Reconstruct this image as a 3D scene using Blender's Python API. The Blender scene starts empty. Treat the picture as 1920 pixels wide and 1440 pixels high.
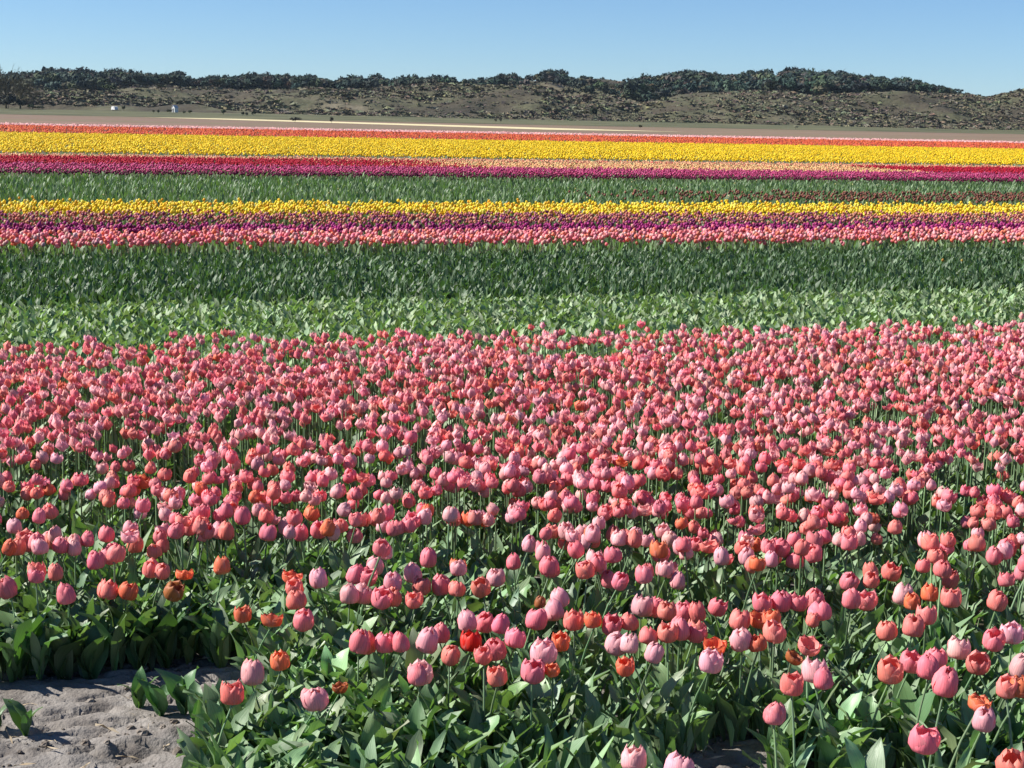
import bpy, math
import numpy as np
from mathutils import Vector, Matrix, Euler

rng = np.random.default_rng(7)
SC = bpy.context.scene
COL = SC.collection

# ------------------------------------------------------------------ camera
F, PITCH, ROLL, CAMH = 2880.0, math.atan(498 / 2880.0), math.radians(1.21), 1.65
cam_data = bpy.data.cameras.new('camera')
cam_data.sensor_width = 36
cam_data.lens = 36 * F / 1920
cam_data.clip_start = .1
cam_data.clip_end = 9000
cam = bpy.data.objects.new('camera', cam_data)
COL.objects.link(cam)
CM = Matrix.Rotation(math.pi / 2 - PITCH, 4, 'X') @ Matrix.Rotation(ROLL, 4, 'Z')
cam.matrix_world = Matrix.Translation((0, 0, CAMH)) @ CM
SC.camera = cam
CR = np.array(CM.to_3x3())

# ------------------------------------------------------------------ world, sun, exposure
SUN_AZ, SUN_EL = math.radians(-87), math.radians(39)      # azimuth from +Y, minus = left
w = bpy.data.worlds.new('World'); SC.world = w; w.use_nodes = True
wn = w.node_tree.nodes; wl = w.node_tree.links
bg = wn['Background']
sky = wn.new('ShaderNodeTexSky'); sky.sky_type = 'NISHITA'; sky.sun_disc = False
sky.sun_elevation = SUN_EL; sky.sun_rotation = SUN_AZ
sky.altitude = 1800; sky.air_density = 1.0; sky.dust_density = 0.0; sky.ozone_density = 3.0
mul = wn.new('ShaderNodeMix'); mul.data_type = 'RGBA'; mul.blend_type = 'MULTIPLY'
mul.inputs[0].default_value = 1
mul.inputs[7].default_value = (0.79, 1.0, 1.25, 1)
wl.new(sky.outputs[0], mul.inputs[6]); wl.new(mul.outputs[2], bg.inputs[0])
bg.inputs[1].default_value = 0.053
sun_d = bpy.data.lights.new('sun', 'SUN'); sun_d.energy = 5.0; sun_d.angle = math.radians(.5)
sun_d.color = (1, .955, .88)
sun = bpy.data.objects.new('sun', sun_d); COL.objects.link(sun)
SD = Vector((math.sin(SUN_AZ) * math.cos(SUN_EL), math.cos(SUN_AZ) * math.cos(SUN_EL), math.sin(SUN_EL)))
sun.rotation_euler = SD.to_track_quat('Z', 'Y').to_euler()
sun.location = (-20, 10, 30)
SC.view_settings.view_transform = 'Standard'; SC.view_settings.look = 'None'
SC.view_settings.exposure = 0.92; SC.view_settings.gamma = 1
SC.view_settings.use_curve_mapping = False
SC.cycles.max_bounces = 6; SC.cycles.transparent_max_bounces = 4

# ------------------------------------------------------------------ geometry helpers
AZ = math.atan2(8770, F)
EU = np.array([math.sin(AZ), math.cos(AZ)])            # along the flower rows
EV = np.array([-EU[1], EU[0]])                         # across the rows


def ray(px, py):
    return CR @ np.array([(px - 960) / F, (720 - py) / F, -1.0])


def at(px, py, z=0.0):
    d = ray(px, py)
    return d * ((z - CAMH) / d[2]) + np.array([0, 0, CAMH])


def at_y(px, py, Y):
    d = ray(px, py)
    return d * (Y / d[1]) + np.array([0, 0, CAMH])


def project(P):
    """world points (n,3) -> photo pixels (n,2), used only to cull what lies out of view"""
    q = (P - np.array([0, 0, CAMH])) @ CR
    q2 = -q[:, 2]
    return np.stack([960 + F * q[:, 0] / q2, 720 - F * q[:, 1] / q2], 1)


def h2(ix, iy, seed):
    n = np.sin(ix * 127.1 + iy * 311.7 + seed * 74.7) * 43758.5453
    return n - np.floor(n)


def vnoise(x, y, seed=0):
    ix, iy = np.floor(x), np.floor(y)
    fx, fy = x - ix, y - iy
    fx = fx * fx * (3 - 2 * fx); fy = fy * fy * (3 - 2 * fy)
    a = h2(ix, iy, seed); b = h2(ix + 1, iy, seed); c = h2(ix, iy + 1, seed); d = h2(ix + 1, iy + 1, seed)
    return (a + (b - a) * fx) * (1 - fy) + (c + (d - c) * fx) * fy


def fbm(x, y, octv=4, seed=0):
    s, a, t = 0, .5, 0
    for o in range(octv):
        s = s + a * vnoise(x * 2 ** o + 17.3 * o, y * 2 ** o - 9.1 * o, seed + o); t += a; a *= .5
    return s / t


def rotz(a):
    a = np.asarray(a, float); c, s, o, i = np.cos(a), np.sin(a), np.zeros_like(a), np.ones_like(a)
    return np.stack([np.stack([c, -s, o], -1), np.stack([s, c, o], -1), np.stack([o, o, i], -1)], -2)


def roty(a):
    a = np.asarray(a, float); c, s, o, i = np.cos(a), np.sin(a), np.zeros_like(a), np.ones_like(a)
    return np.stack([np.stack([c, o, s], -1), np.stack([o, i, o], -1), np.stack([-s, o, c], -1)], -2)


def rotx(a):
    a = np.asarray(a, float); c, s, o, i = np.cos(a), np.sin(a), np.zeros_like(a), np.ones_like(a)
    return np.stack([np.stack([i, o, o], -1), np.stack([o, c, -s], -1), np.stack([o, s, c], -1)], -2)


class T:
    """a template: vertices, faces, and a texture coordinate (across, along, random) per vertex"""
    def __init__(s, v, f, t=None):
        s.v = np.array(v, float); s.f = [tuple(x) for x in f]
        s.t = np.zeros_like(s.v) if t is None else np.array(t, float)
        s.li = np.array([i for x in s.f for i in x]); s.lt = np.array([len(x) for x in s.f])

    def moved(s, M=None, off=(0, 0, 0)):
        v = s.v if M is None else s.v @ np.array(M).T
        return T(v + np.array(off), s.f, s.t)


def join(ts):
    v, f, t, n = [], [], [], 0
    for x in ts:
        v.append(x.v); t.append(x.t); f += [tuple(i + n for i in q) for q in x.f]; n += len(x.v)
    return T(np.concatenate(v), f, np.concatenate(t))


def write_mesh(name, V, LI, LT, TX=None, CC=None, MI=None, smooth=True):
    me = bpy.data.meshes.new(name)
    me.vertices.add(len(V)); me.vertices.foreach_set('co', np.ascontiguousarray(V, np.float32).ravel())
    me.loops.add(len(LI)); me.loops.foreach_set('vertex_index', LI.astype(np.int32))
    me.polygons.add(len(LT))
    me.polygons.foreach_set('loop_start', np.concatenate([[0], np.cumsum(LT)[:-1]]).astype(np.int32))
    me.polygons.foreach_set('loop_total', LT.astype(np.int32))
    if MI is not None:
        me.polygons.foreach_set('material_index', MI.astype(np.int32))
    me.polygons.foreach_set('use_smooth', np.full(len(LT), smooth))
    me.update(calc_edges=True)
    if TX is not None:
        a = me.attributes.new('tex', 'FLOAT_VECTOR', 'POINT'); a.data.foreach_set('vector', TX.astype(np.float32).ravel())
    if CC is not None:
        a = me.attributes.new('tint', 'FLOAT_COLOR', 'POINT')
        c = np.ones((len(V), 4), np.float32); c[:, :3] = CC
        a.data.foreach_set('color', c.ravel())
    return me


def t_mesh(name, t, mat, smooth=True):
    me = write_mesh(name, t.v, t.li, t.lt, t.t, None, None, smooth)
    me.materials.append(mat)
    return me


class Batch:
    """collects many transformed copies of templates into one mesh"""
    def __init__(s):
        s.V, s.LI, s.LT, s.TX, s.C, s.M, s.n = [], [], [], [], [], [], 0

    def add(s, t, P, S, R, C, mi=0):
        n = len(P)
        if n == 0:
            return
        S = np.asarray(S, float)
        if S.ndim == 1:
            S = np.repeat(S[:, None], 3, 1)
        v = t.v[None] * S[:, None, :]
        v = np.einsum('nij,nkj->nki', R, v) + P[:, None, :]
        k = len(t.v)
        s.V.append(v.reshape(-1, 3))
        s.LI.append((t.li[None] + (np.arange(n) * k)[:, None]).ravel() + s.n)
        s.LT.append(np.tile(t.lt, n))
        tx = np.repeat(t.t[None], n, 0).copy(); tx[:, :, 2] = rng.random(n)[:, None]
        s.TX.append(tx.reshape(-1, 3)); s.C.append(np.repeat(C, k, 0)); s.M.append(np.full(n * len(t.lt), mi))
        s.n += n * k

    def add_mix(s, ts, P, S, R, C, mi=0):
        k = rng.integers(0, len(ts), len(P))
        S = np.asarray(S, float)
        for j, t in enumerate(ts):
            m = k == j
            s.add(t, P[m], S[m], R[m], C[m], mi)

    def build(s, name, mats, smooth=True):
        me = write_mesh(name, np.concatenate(s.V), np.concatenate(s.LI), np.concatenate(s.LT), np.concatenate(s.TX),
                        np.concatenate(s.C), np.concatenate(s.M), smooth)
        for m in mats:
            me.materials.append(m)
        o = bpy.data.objects.new(name, me); COL.objects.link(o)
        return o


def tag(o, label=None, cat=None, group=None, kind=None):
    if label: o['label'] = label
    if cat: o['category'] = cat
    if group: o['group'] = group
    if kind: o['kind'] = kind
    return o


def empty(name, loc, rz=0):
    o = bpy.data.objects.new(name, None); COL.objects.link(o)
    o.location = loc; o.rotation_euler = (0, 0, rz); o.empty_display_size = .05
    return o


def part(name, me, parent, loc=(0, 0, 0), rot=(0, 0, 0), scale=(1, 1, 1), color=None):
    o = bpy.data.objects.new(name, me); COL.objects.link(o); o.parent = parent
    o.location = loc; o.rotation_euler = rot; o.scale = scale
    if color is not None:
        o.color = (color[0], color[1], color[2], 1)
    return o


# ------------------------------------------------------------------ materials
def new_mat(name):
    m = bpy.data.materials.new(name); m.use_nodes = True
    for n in list(m.node_tree.nodes): m.node_tree.nodes.remove(n)
    return m, m.node_tree.nodes, m.node_tree.links


def mathn(N, L, op, a, b=None, clamp=False):
    n = N.new('ShaderNodeMath'); n.operation = op; n.use_clamp = clamp
    for i, x in enumerate((a, b)):
        if x is None: continue
        if isinstance(x, (int, float)): n.inputs[i].default_value = x
        else: L.new(x, n.inputs[i])
    return n.outputs[0]


def mixc(N, L, fac, a, b, mode='MIX'):
    n = N.new('ShaderNodeMix'); n.data_type = 'RGBA'; n.blend_type = mode
    for i, x in ((0, fac), (6, a), (7, b)):
        if isinstance(x, (int, float)): n.inputs[i].default_value = x
        elif isinstance(x, tuple): n.inputs[i].default_value = (*x, 1)
        else: L.new(x, n.inputs[i])
    return n.outputs[2]


def colour_source(N, L, per_object):
    if per_object:
        return N.new('ShaderNodeObjectInfo').outputs['Color']
    a = N.new('ShaderNodeAttribute'); a.attribute_name = 'tint'
    return a.outputs['Color']


def plant_mat(name, per_object, petal):
    m, N, L = new_mat(name)
    col = colour_source(N, L, per_object)
    tx = N.new('ShaderNodeAttribute'); tx.attribute_name = 'tex'
    sep = N.new('ShaderNodeSeparateXYZ'); L.new(tx.outputs['Vector'], sep.inputs[0])
    comb = N.new('ShaderNodeCombineXYZ')
    L.new(mathn(N, L, 'MULTIPLY', sep.outputs[0], 11.0 if petal else 12.0), comb.inputs[0])
    L.new(mathn(N, L, 'MULTIPLY', sep.outputs[1], 1.3), comb.inputs[1])
    L.new(mathn(N, L, 'MULTIPLY', sep.outputs[2], 20.0), comb.inputs[2])
    nz = N.new('ShaderNodeTexNoise'); nz.inputs['Scale'].default_value = 1.0; nz.inputs['Detail'].default_value = 2
    L.new(comb.outputs[0], nz.inputs['Vector'])
    k = mathn(N, L, 'MULTIPLY_ADD', nz.outputs['Fac'], 1.1)
    k.node.inputs[2].default_value = 0.46
    c = mixc(N, L, 1.0, col, (1, 1, 1), 'MULTIPLY')
    vm = N.new('ShaderNodeVectorMath'); vm.operation = 'SCALE'
    L.new(c, vm.inputs[0]); L.new(k, vm.inputs['Scale'])
    c = vm.outputs[0]
    if petal:
        # real pigment: paler at the petal's rim, yellowish at its base
        edge = mathn(N, L, 'POWER', mathn(N, L, 'ABSOLUTE', sep.outputs[0]), 3.0)
        c = mixc(N, L, mathn(N, L, 'MULTIPLY', edge, 0.28), c, (.92, .52, .49))
        base = mathn(N, L, 'SUBTRACT', 1.0, mathn(N, L, 'MULTIPLY', sep.outputs[1], 5.0), True)
        c = mixc(N, L, mathn(N, L, 'MULTIPLY', base, 0.5), c, (.75, .62, .30))
    bs = N.new('ShaderNodeBsdfPrincipled'); L.new(c, bs.inputs['Base Color'])
    bs.inputs['Roughness'].default_value = .55 if petal else (.42 if per_object else .5)
    bs.inputs['Specular IOR Level'].default_value = .3 if petal else (.5 if per_object else .35)
    tr = N.new('ShaderNodeBsdfTranslucent')
    if petal:
        L.new(c, tr.inputs['Color'])
    else:
        L.new(mixc(N, L, 1.0, c, (1.0, 1.25, .35), 'MULTIPLY'), tr.inputs['Color'])
    mx = N.new('ShaderNodeMixShader'); mx.inputs[0].default_value = .33 if petal else .26
    L.new(bs.outputs[0], mx.inputs[1]); L.new(tr.outputs[0], mx.inputs[2])
    bump = N.new('ShaderNodeBump'); bump.inputs['Strength'].default_value = .25; bump.inputs['Distance'].default_value = .004
    L.new(nz.outputs['Fac'], bump.inputs['Height']); L.new(bump.outputs[0], bs.inputs['Normal'])
    out = N.new('ShaderNodeOutputMaterial'); L.new(mx.outputs[0], out.inputs[0])
    return m


M_PETAL = plant_mat('petal', True, True)
M_PETALS = plant_mat('petals_mass', False, True)
M_LEAF = plant_mat('tulip_leaf', True, False)
M_LEAVES = plant_mat('leaves_mass', False, False)


def noise_mat(name, stops, scale, detail=5, rough=.95, bump=0, bscale=None, stretch=None, dist=.02, second=None):
    m, N, L = new_mat(name)
    tc = N.new('ShaderNodeTexCoord'); vec = tc.outputs['Object']
    if stretch:
        mp = N.new('ShaderNodeMapping'); mp.inputs['Rotation'].default_value = (0, 0, stretch[1]); mp.inputs['Scale'].default_value = stretch[0]
        mp.vector_type = 'TEXTURE' if False else 'POINT'
        L.new(vec, mp.inputs['Vector']); vec = mp.outputs[0]
    nz = N.new('ShaderNodeTexNoise'); nz.inputs['Scale'].default_value = scale; nz.inputs['Detail'].default_value = detail
    L.new(vec, nz.inputs['Vector'])
    cr = N.new('ShaderNodeValToRGB'); L.new(nz.outputs['Fac'], cr.inputs[0])
    e = cr.color_ramp.elements
    while len(e) < len(stops): e.new(.5)
    for q, (p_, c_) in zip(e, stops): q.position = p_; q.color = (*c_, 1)
    c = cr.outputs[0]
    if second:
        n2 = N.new('ShaderNodeTexNoise'); n2.inputs['Scale'].default_value = second[0]; n2.inputs['Detail'].default_value = 3
        L.new(tc.outputs['Object'], n2.inputs['Vector'])
        k = mathn(N, L, 'MULTIPLY_ADD', n2.outputs['Fac'], second[1]); k.node.inputs[2].default_value = 1 - second[1] * .5
        vm = N.new('ShaderNodeVectorMath'); vm.operation = 'SCALE'; L.new(c, vm.inputs[0]); L.new(k, vm.inputs['Scale'])
        c = vm.outputs[0]
    bs = N.new('ShaderNodeBsdfPrincipled'); L.new(c, bs.inputs['Base Color'])
    bs.inputs['Roughness'].default_value = rough; bs.inputs['Specular IOR Level'].default_value = .15
    if bump:
        nb = N.new('ShaderNodeTexNoise'); nb.inputs['Scale'].default_value = bscale or scale * 4; nb.inputs['Detail'].default_value = 6
        L.new(tc.outputs['Object'], nb.inputs['Vector'])
        b = N.new('ShaderNodeBump'); b.inputs['Strength'].default_value = bump; b.inputs['Distance'].default_value = dist
        L.new(nb.outputs['Fac'], b.inputs['Height']); L.new(b.outputs[0], bs.inputs['Normal'])
    out = N.new('ShaderNodeOutputMaterial'); L.new(bs.outputs[0], out.inputs[0])
    return m


def tint_mat(name, rough=.9, amount=.5, scale=3.0, trans=0.0):
    m, N, L = new_mat(name)
    a = N.new('ShaderNodeAttribute'); a.attribute_name = 'tint'
    tc = N.new('ShaderNodeTexCoord')
    nz = N.new('ShaderNodeTexNoise'); nz.inputs['Scale'].default_value = scale; nz.inputs['Detail'].default_value = 4
    L.new(tc.outputs['Object'], nz.inputs['Vector'])
    k = mathn(N, L, 'MULTIPLY_ADD', nz.outputs['Fac'], amount * 2); k.node.inputs[2].default_value = 1 - amount
    vm = N.new('ShaderNodeVectorMath'); vm.operation = 'SCALE'; L.new(a.outputs['Color'], vm.inputs[0]); L.new(k, vm.inputs['Scale'])
    bs = N.new('ShaderNodeBsdfPrincipled'); L.new(vm.outputs[0], bs.inputs['Base Color'])
    bs.inputs['Roughness'].default_value = rough; bs.inputs['Specular IOR Level'].default_value = .2
    out = N.new('ShaderNodeOutputMaterial'); L.new(bs.outputs[0], out.inputs[0])
    return m


ROWROT = -math.atan2(EU[1], EU[0])
M_SOIL = noise_mat('sandy_soil', [(.3, (.12, .105, .093)), (.5, (.20, .182, .165)), (.7, (.27, .25, .23))], 9, 8, 1, .8, 90, dist=.008, second=(2.2, .5))
M_CLOD = noise_mat('soil_clod', [(.35, (.10, .08, .065)), (.65, (.27, .235, .20))], 30, 5, .95, .5, 150, dist=.003)
M_STRAW = noise_mat('dry_straw', [(.3, (.25, .19, .12)), (.7, (.5, .42, .30))], 12, 3, .8)
M_GROUND = noise_mat('field_earth', [(.35, (.075, .065, .045)), (.65, (.14, .125, .085))], .9, 6, .95, second=(.05, .4))
M_DULL = noise_mat('faded_flower_field', [(.3, (.115, .095, .055)), (.45, (.20, .125, .10)), (.56, (.15, .13, .07)), (.72, (.27, .15, .13))],
                   1.0, 6, .95, stretch=((.01, .11, 1), ROWROT), second=(.25, .5))
M_PALE = noise_mat('pale_flower_strip', [(.35, (.50, .42, .22)), (.65, (.62, .55, .36))], .5, 4, .95)
M_MEADOW = noise_mat('dune_meadow', [(.35, (.066, .072, .038)), (.65, (.125, .122, .066))], .05, 8, .95, .5, .8, dist=.4)
M_DUNE = noise_mat('dune_heath', [(.32, (.042, .038, .026)), (.43, (.066, .056, .038)), (.53, (.078, .078, .044)), (.61, (.105, .095, .06)), (.74, (.20, .17, .12))],
                   .035, 10, .97, .8, .35, dist=1.2, second=(.012, .6))
M_SCRUB = tint_mat('scrub', .95, .4, .6)
M_NEEDLE = tint_mat('pine_needles', .85, .5, .5)
M_BARK = noise_mat('bark', [(.3, (.045, .036, .028)), (.7, (.12, .095, .075))], 3, 4, .95)
M_WHITE = noise_mat('white_paint', [(.3, (.58, .58, .56)), (.7, (.68, .68, .66))], 1.5, 3, .5)
M_DARKGLASS = noise_mat('dark_window', [(.3, (.02, .025, .03)), (.7, (.04, .045, .05))], 1, 2, .15)
M_RUBBER = noise_mat('tyre_rubber', [(.3, (.02, .02, .02)), (.7, (.035, .035, .035))], 4, 2, .8)
M_ROOF = noise_mat('roof_tin', [(.3, (.40, .41, .43)), (.7, (.5, .51, .53))], 2, 3, .6)

# ------------------------------------------------------------------ ground, soil, dunes
def grid_mesh(name, X, Y, Z, mat, smooth=True):
    ny, nx = X.shape
    V = np.stack([X, Y, Z], -1).reshape(-1, 3)
    i = (np.arange(ny - 1)[:, None] * nx + np.arange(nx - 1)[None]).ravel()
    LI = np.stack([i, i + 1, i + nx + 1, i + nx], 1).ravel()
    me = write_mesh(name, V, LI, np.full(len(i), 4), None, None, None, smooth)
    me.materials.append(mat)
    o = bpy.data.objects.new(name, me); COL.objects.link(o)
    return o


xs = np.linspace(-3500, 3500, 41); ys = np.concatenate([[-60, 0, 2.5, 6, 10, 20, 50, 150, 400], np.linspace(1000, 5000, 9)])
X, Y = np.meshgrid(xs, ys)
tag(grid_mesh('ground', X, Y, X * 0 - .012, M_GROUND), 'bare brown earth under and between the flower strips', None, None, 'structure')

# near soil with clods, cracks and a low bank
xs = np.arange(-2.2, 1.4, .012); ys = np.arange(2.9, 5.6, .012)
X, Y = np.meshgrid(xs, ys)
U = X * EU[0] + Y * EU[1]; Vv = X * EV[0] + Y * EV[1]
Z = .012 * (fbm(U * 1.6, Vv * 4.0, 3, 3) - .5) + .012 * (fbm(X * 14, Y * 22, 4, 9) - .45)
rid = 1 - np.abs(2 * fbm(U * 3.2, Vv * 16, 3, 21) - 1); Z -= .030 * np.clip(rid - .88, 0, 1) / .12
Z += .014 * (fbm(X * 30, Y * 44, 3, 33) - .5)
# a low broken clod bank across the front of the bare patch
bank = np.exp(-((Vv - 3.93 + .05 * np.sin(U * 9)) / .05) ** 2) * (fbm(U * 8, Vv * 8, 3, 5) - .25)
Z += .075 * bank
Z = np.clip(Z, -.05, .08)
eb = np.minimum.reduce([X - X.min(), X.max() - X, Y - Y.min(), Y.max() - Y]); k = np.clip(eb / .25, 0, 1)
Z = Z * k - .04 * (1 - k) + .012 * k
tag(grid_mesh('soil', X, Y, Z, M_SOIL), 'bare sandy soil with clods and cracks in front of the tulips', None, None, 'structure')
SOIL_Z = (xs, ys, Z)


def soil_z(x, y):
    i = np.clip(((np.asarray(x) - xs[0]) / .012).astype(int), 0, len(xs) - 1); j = np.clip(((np.asarray(y) - ys[0]) / .012).astype(int), 0, len(ys) - 1)
    return Z[j, i]


# profiles read along the horizon (photo columns -> slope above eye level)
TOP = [(-400, 128), (-60, 134), (0, 134), (20, 133), (35, 134), (50, 134), (75, 129), (88, 126), (120, 128), (150, 126), (160, 125), (185, 131), (200, 128), (213, 127), (240, 130), (268, 133),
       (285, 134), (310, 134), (330, 132), (350, 140), (362, 143), (380, 145), (400, 141), (430, 139), (440, 143), (465, 135), (480, 134), (500, 134), (548, 138),
       (578, 139), (605, 141), (625, 148), (645, 141), (660, 139), (680, 142), (690, 145), (702, 138), (725, 145), (735, 149), (750, 142), (768, 138), (800, 139),
       (830, 139), (845, 140), (858, 153), (864, 153), (877, 142), (895, 147), (920, 141), (940, 138), (960, 136), (972, 145), (985, 140), (1000, 135),
       (1022, 129), (1040, 130), (1060, 133), (1072, 145), (1080, 140), (1092, 137), (1120, 143), (1140, 150), (1162, 153), (1175, 149), (1195, 142), (1205, 138),
       (1225, 139), (1250, 134), (1260, 129), (1290, 128), (1300, 130), (1325, 130), (1345, 138), (1370, 135), (1400, 133), (1425, 131), (1440, 129), (1452, 137),
       (1460, 142), (1468, 131), (1480, 124), (1500, 125), (1530, 130), (1560, 133), (1570, 130), (1590, 132), (1620, 138), (1645, 139), (1665, 145), (1690, 145),
       (1715, 147), (1745, 154), (1760, 160), (1775, 158), (1790, 165), (1800, 167), (1815, 178), (1840, 183), (1860, 180), (1890, 173), (1920, 170), (2000, 165), (2400, 170)]
FRONT = [(-400, 170), (0, 172), (60, 170), (150, 175), (250, 172), (330, 168), (400, 166), (450, 172), (520, 168), (600, 170), (700, 172), (800, 168), (880, 166), (960, 162), (1020, 164),
         (1075, 182), (1130, 175), (1170, 186), (1205, 195), (1240, 188), (1280, 180), (1340, 178), (1400, 176), (1470, 172), (1530, 182), (1600, 180), (1660, 178), (1700, 174), (1760, 181),
         (1815, 181), (1845, 184), (1870, 181), (1900, 173), (1920, 170), (2000, 166), (2400, 172)]
REARG = [(-400, 150), (0, 158), (100, 158), (300, 158), (500, 164), (620, 166), (700, 164), (850, 168), (900, 162), (980, 156), (1040, 152), (1090, 150), (1140, 152), (1165, 155), (1200, 160), (1300, 152),
         (1400, 152), (1480, 150), (1560, 154), (1650, 160), (1740, 170), (1800, 176), (1830, 184), (1860, 190), (1920, 190), (2400, 190)]


def slope_fn(tab):
    a, s = [], []
    for px, py in tab:
        d = ray(px, py); a.append(d[0] / d[1]); s.append(d[2] / d[1])
    a, s = np.array(a), np.array(s)
    return lambda q: np.interp(q, a, s)


TOPF, FRONTF, REARF = slope_fn(TOP), slope_fn(FRONT), slope_fn(REARG)
DUNE_Y0, DUNE_Y1, DUNE_Y2 = 455., 575., 860.


def sm(x): x = np.clip(x, 0, 1); return x * x * (3 - 2 * x)


def dune_z(x, y):
    a = x / y
    base = DUNE_Y0 + 25 * (fbm(x * .01, x * 0 + 3.3, 3, 2) - .5) + (60 * np.clip(a / .33, -1, 1) if True else 0)
    y1 = DUNE_Y1 + 40 * (fbm(x * .008, x * 0 + 1.1, 2, 8) - .5) + 30 * np.clip(a / .33, -1, 1)
    hf = CAMH + FRONTF(a) * y1
    hr = np.maximum(CAMH + REARF(a) * DUNE_Y2, 1.0)
    up = sm((y - base) / (y1 - base)) ** 1.15
    z = hf * up
    t = sm((y - y1) / (DUNE_Y2 - y1))
    dip = -2.2 * np.sin(np.pi * np.clip((y - y1) / (DUNE_Y2 - y1), 0, 1))
    z = np.where(y > y1, hf * (1 - t) + hr * t + dip, z)
    far = sm((y - DUNE_Y2) / 400); z = z * (1 - far * .85)
    lump = (fbm(x * .022, y * .02, 3, 11) - .5) * 9.0 + (fbm(x * .1, y * .08, 3, 13) - .5) * 1.8
    fore = sm((y - base) / 60) * (1 - .80 * np.exp(-((y - y1) / 16) ** 2)) * (1 - sm((y - 700) / 120) * .7)
    z = z + lump * fore
    return np.where(y < base, np.clip(z, -.3, 99) - .25 * sm((base - y) / 30), np.maximum(z, -.2))


ang = np.linspace(-.5, .5, 460); yy = np.concatenate([np.linspace(400, 700, 120), np.linspace(706, 1000, 50), np.linspace(1020, 1800, 16)])
A, Y2 = np.meshgrid(ang, yy); X2 = A * Y2
tag(grid_mesh('dunes', X2, Y2, dune_z(X2, Y2), M_DUNE), 'brown heathy dunes rolling along the horizon behind the fields', None, None, 'structure')

# meadow at the dune foot, dull fields and the pale strip: sheets a few mm to cm above the ground


def sheet(name, v0, v1, z, mat, u0=-520, u1=900, label=None, nu=60, nv=14, amp=0.0, kind='structure'):
    uu = np.linspace(u0, u1, nu); vv = np.linspace(v0, v1, nv)
    Ug, Vg = np.meshgrid(uu, vv)
    x = Ug * EU[0] + Vg * EV[0]; y = Ug * EU[1] + Vg * EV[1]
    zz = np.full_like(x, z) + (amp * (rng.random(x.shape) - .5) if amp else 0)
    o = grid_mesh(name, x, y, zz, mat, False)
    return tag(o, label, None, None, kind)


sheet('faded_flower_field', 146, 420, .16, M_DULL, label='faded pinkish brown flower strips beyond the orange strip', nu=200, nv=80, amp=.02)
# meadow in a long sheet at the foot of the dunes
xs3 = np.linspace(-330, 330, 160)


def meadow_z(x, y):
    t = np.clip((y - 392 - 60 * np.clip(x / 160, -1, 1)) / 90, 0, 1)
    return .19 + 1.25 * t ** 1.4


def meadow():
    rows = []
    for t in np.linspace(0, 1, 16):
        yb = 392 + 60 * np.clip(xs3 / 160, -1, 1) + 90 * t
        rows.append(np.stack([xs3, yb, meadow_z(xs3, yb) + .12 * t * (rng.random(len(xs3)) - .5)], 1))
    G = np.stack(rows)
    return grid_mesh('meadow', G[..., 0], G[..., 1], G[..., 2], M_MEADOW)


tag(meadow(), 'pale green grassy strip at the foot of the dunes', None, None, 'structure')
# pale strip
pa, pb = at(345, 220.0, .3), at(1135, 243.5, .3)
dirp = (pb - pa)[:2] / np.linalg.norm((pb - pa)[:2]); nrm = np.array([-dirp[1], dirp[0]])
L_ = np.linalg.norm((pb - pa)[:2]); q = np.linspace(0, L_, 80)
PS = np.stack([np.stack([pa[0] + dirp[0] * q + nrm[0] * o_, pa[1] + dirp[1] * q + nrm[1] * o_, q * 0 + zz], 1) for o_, zz in ((-10, .19), (0, .2), (8, .2), (15, .19))])
tag(grid_mesh('pale_flower_strip', PS[..., 0], PS[..., 1], PS[..., 2], M_PALE), 'narrow pale yellow strip crossing the far field before the meadow', None, None, 'structure')

# ------------------------------------------------------------------ plant templates
R0, H0 = .0275, .062
PROF = {
    'closed': ([0, .15, .4, .7, .9, 1], [.15, .74, 1, .86, .56, .26], [0, .05, .33, .68, .91, 1], 1.0),
    'plump': ([0, .15, .4, .7, .9, 1], [.15, .82, 1.1, 1.0, .72, .42], [0, .05, .32, .66, .9, .98], .95),
    'half': ([0, .15, .4, .7, .9, 1], [.15, .78, 1.06, 1.02, .84, .72], [0, .05, .30, .66, .90, 1], .92),
    'open': ([0, .15, .4, .7, .9, 1], [.15, .82, 1.15, 1.22, 1.22, 1.24], [0, .05, .28, .60, .82, .88], .82),
}


def petal(kind, outer, nu=5, nv=7, width=1.0, jit=0.0, seed=0):
    r_ = np.random.default_rng(seed)
    S, RR, ZZ, hs = PROF[kind]
    s = np.linspace(0, 1, nv) ** .9; t = np.linspace(-1, 1, nu)
    r = np.interp(s, S, RR) * R0; z = np.interp(s, S, ZZ) * H0 * hs
    hw = np.interp(s, [0, .15, .4, .65, .85, .95, 1], [.20, .85, 1.30, 1.22, .78, .44, .04]) * R0 * width
    v, tx = [], []
    k = 1.07 if outer else .97; hz_ = 1 + (r_.random() - .5) * .16 * jit
    bend = (r_.random() - .4) * .14 * jit
    for j in range(nv):
        ph = t * min(hw[j] / max(r[j], .35 * R0), 1.2)
        cup = 1 - (.09 if outer else .04) * t ** 2 * (1 - s[j] * .2) + .025 * (1 - np.abs(t)) ** 2
        rj = r[j] * k * cup + R0 * bend * s[j] ** 2
        edge = jit * R0 * .10 * np.sin(7 * s[j] + 3 * t + seed) * np.abs(t)
        rj = rj + edge
        zz = z[j] * (1.0 if outer else 1.03) * hz_ - .16 * H0 * (t ** 2) * s[j] ** 3
        for i in range(nu):
            v.append((rj[i] * math.cos(ph[i]), rj[i] * math.sin(ph[i]), zz[i])); tx.append((t[i], s[j], 0))
    f = [(j * nu + i, j * nu + i + 1, (j + 1) * nu + i + 1, (j + 1) * nu + i) for j in range(nv - 1) for i in range(nu - 1)]
    return T(v, f, tx)


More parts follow.
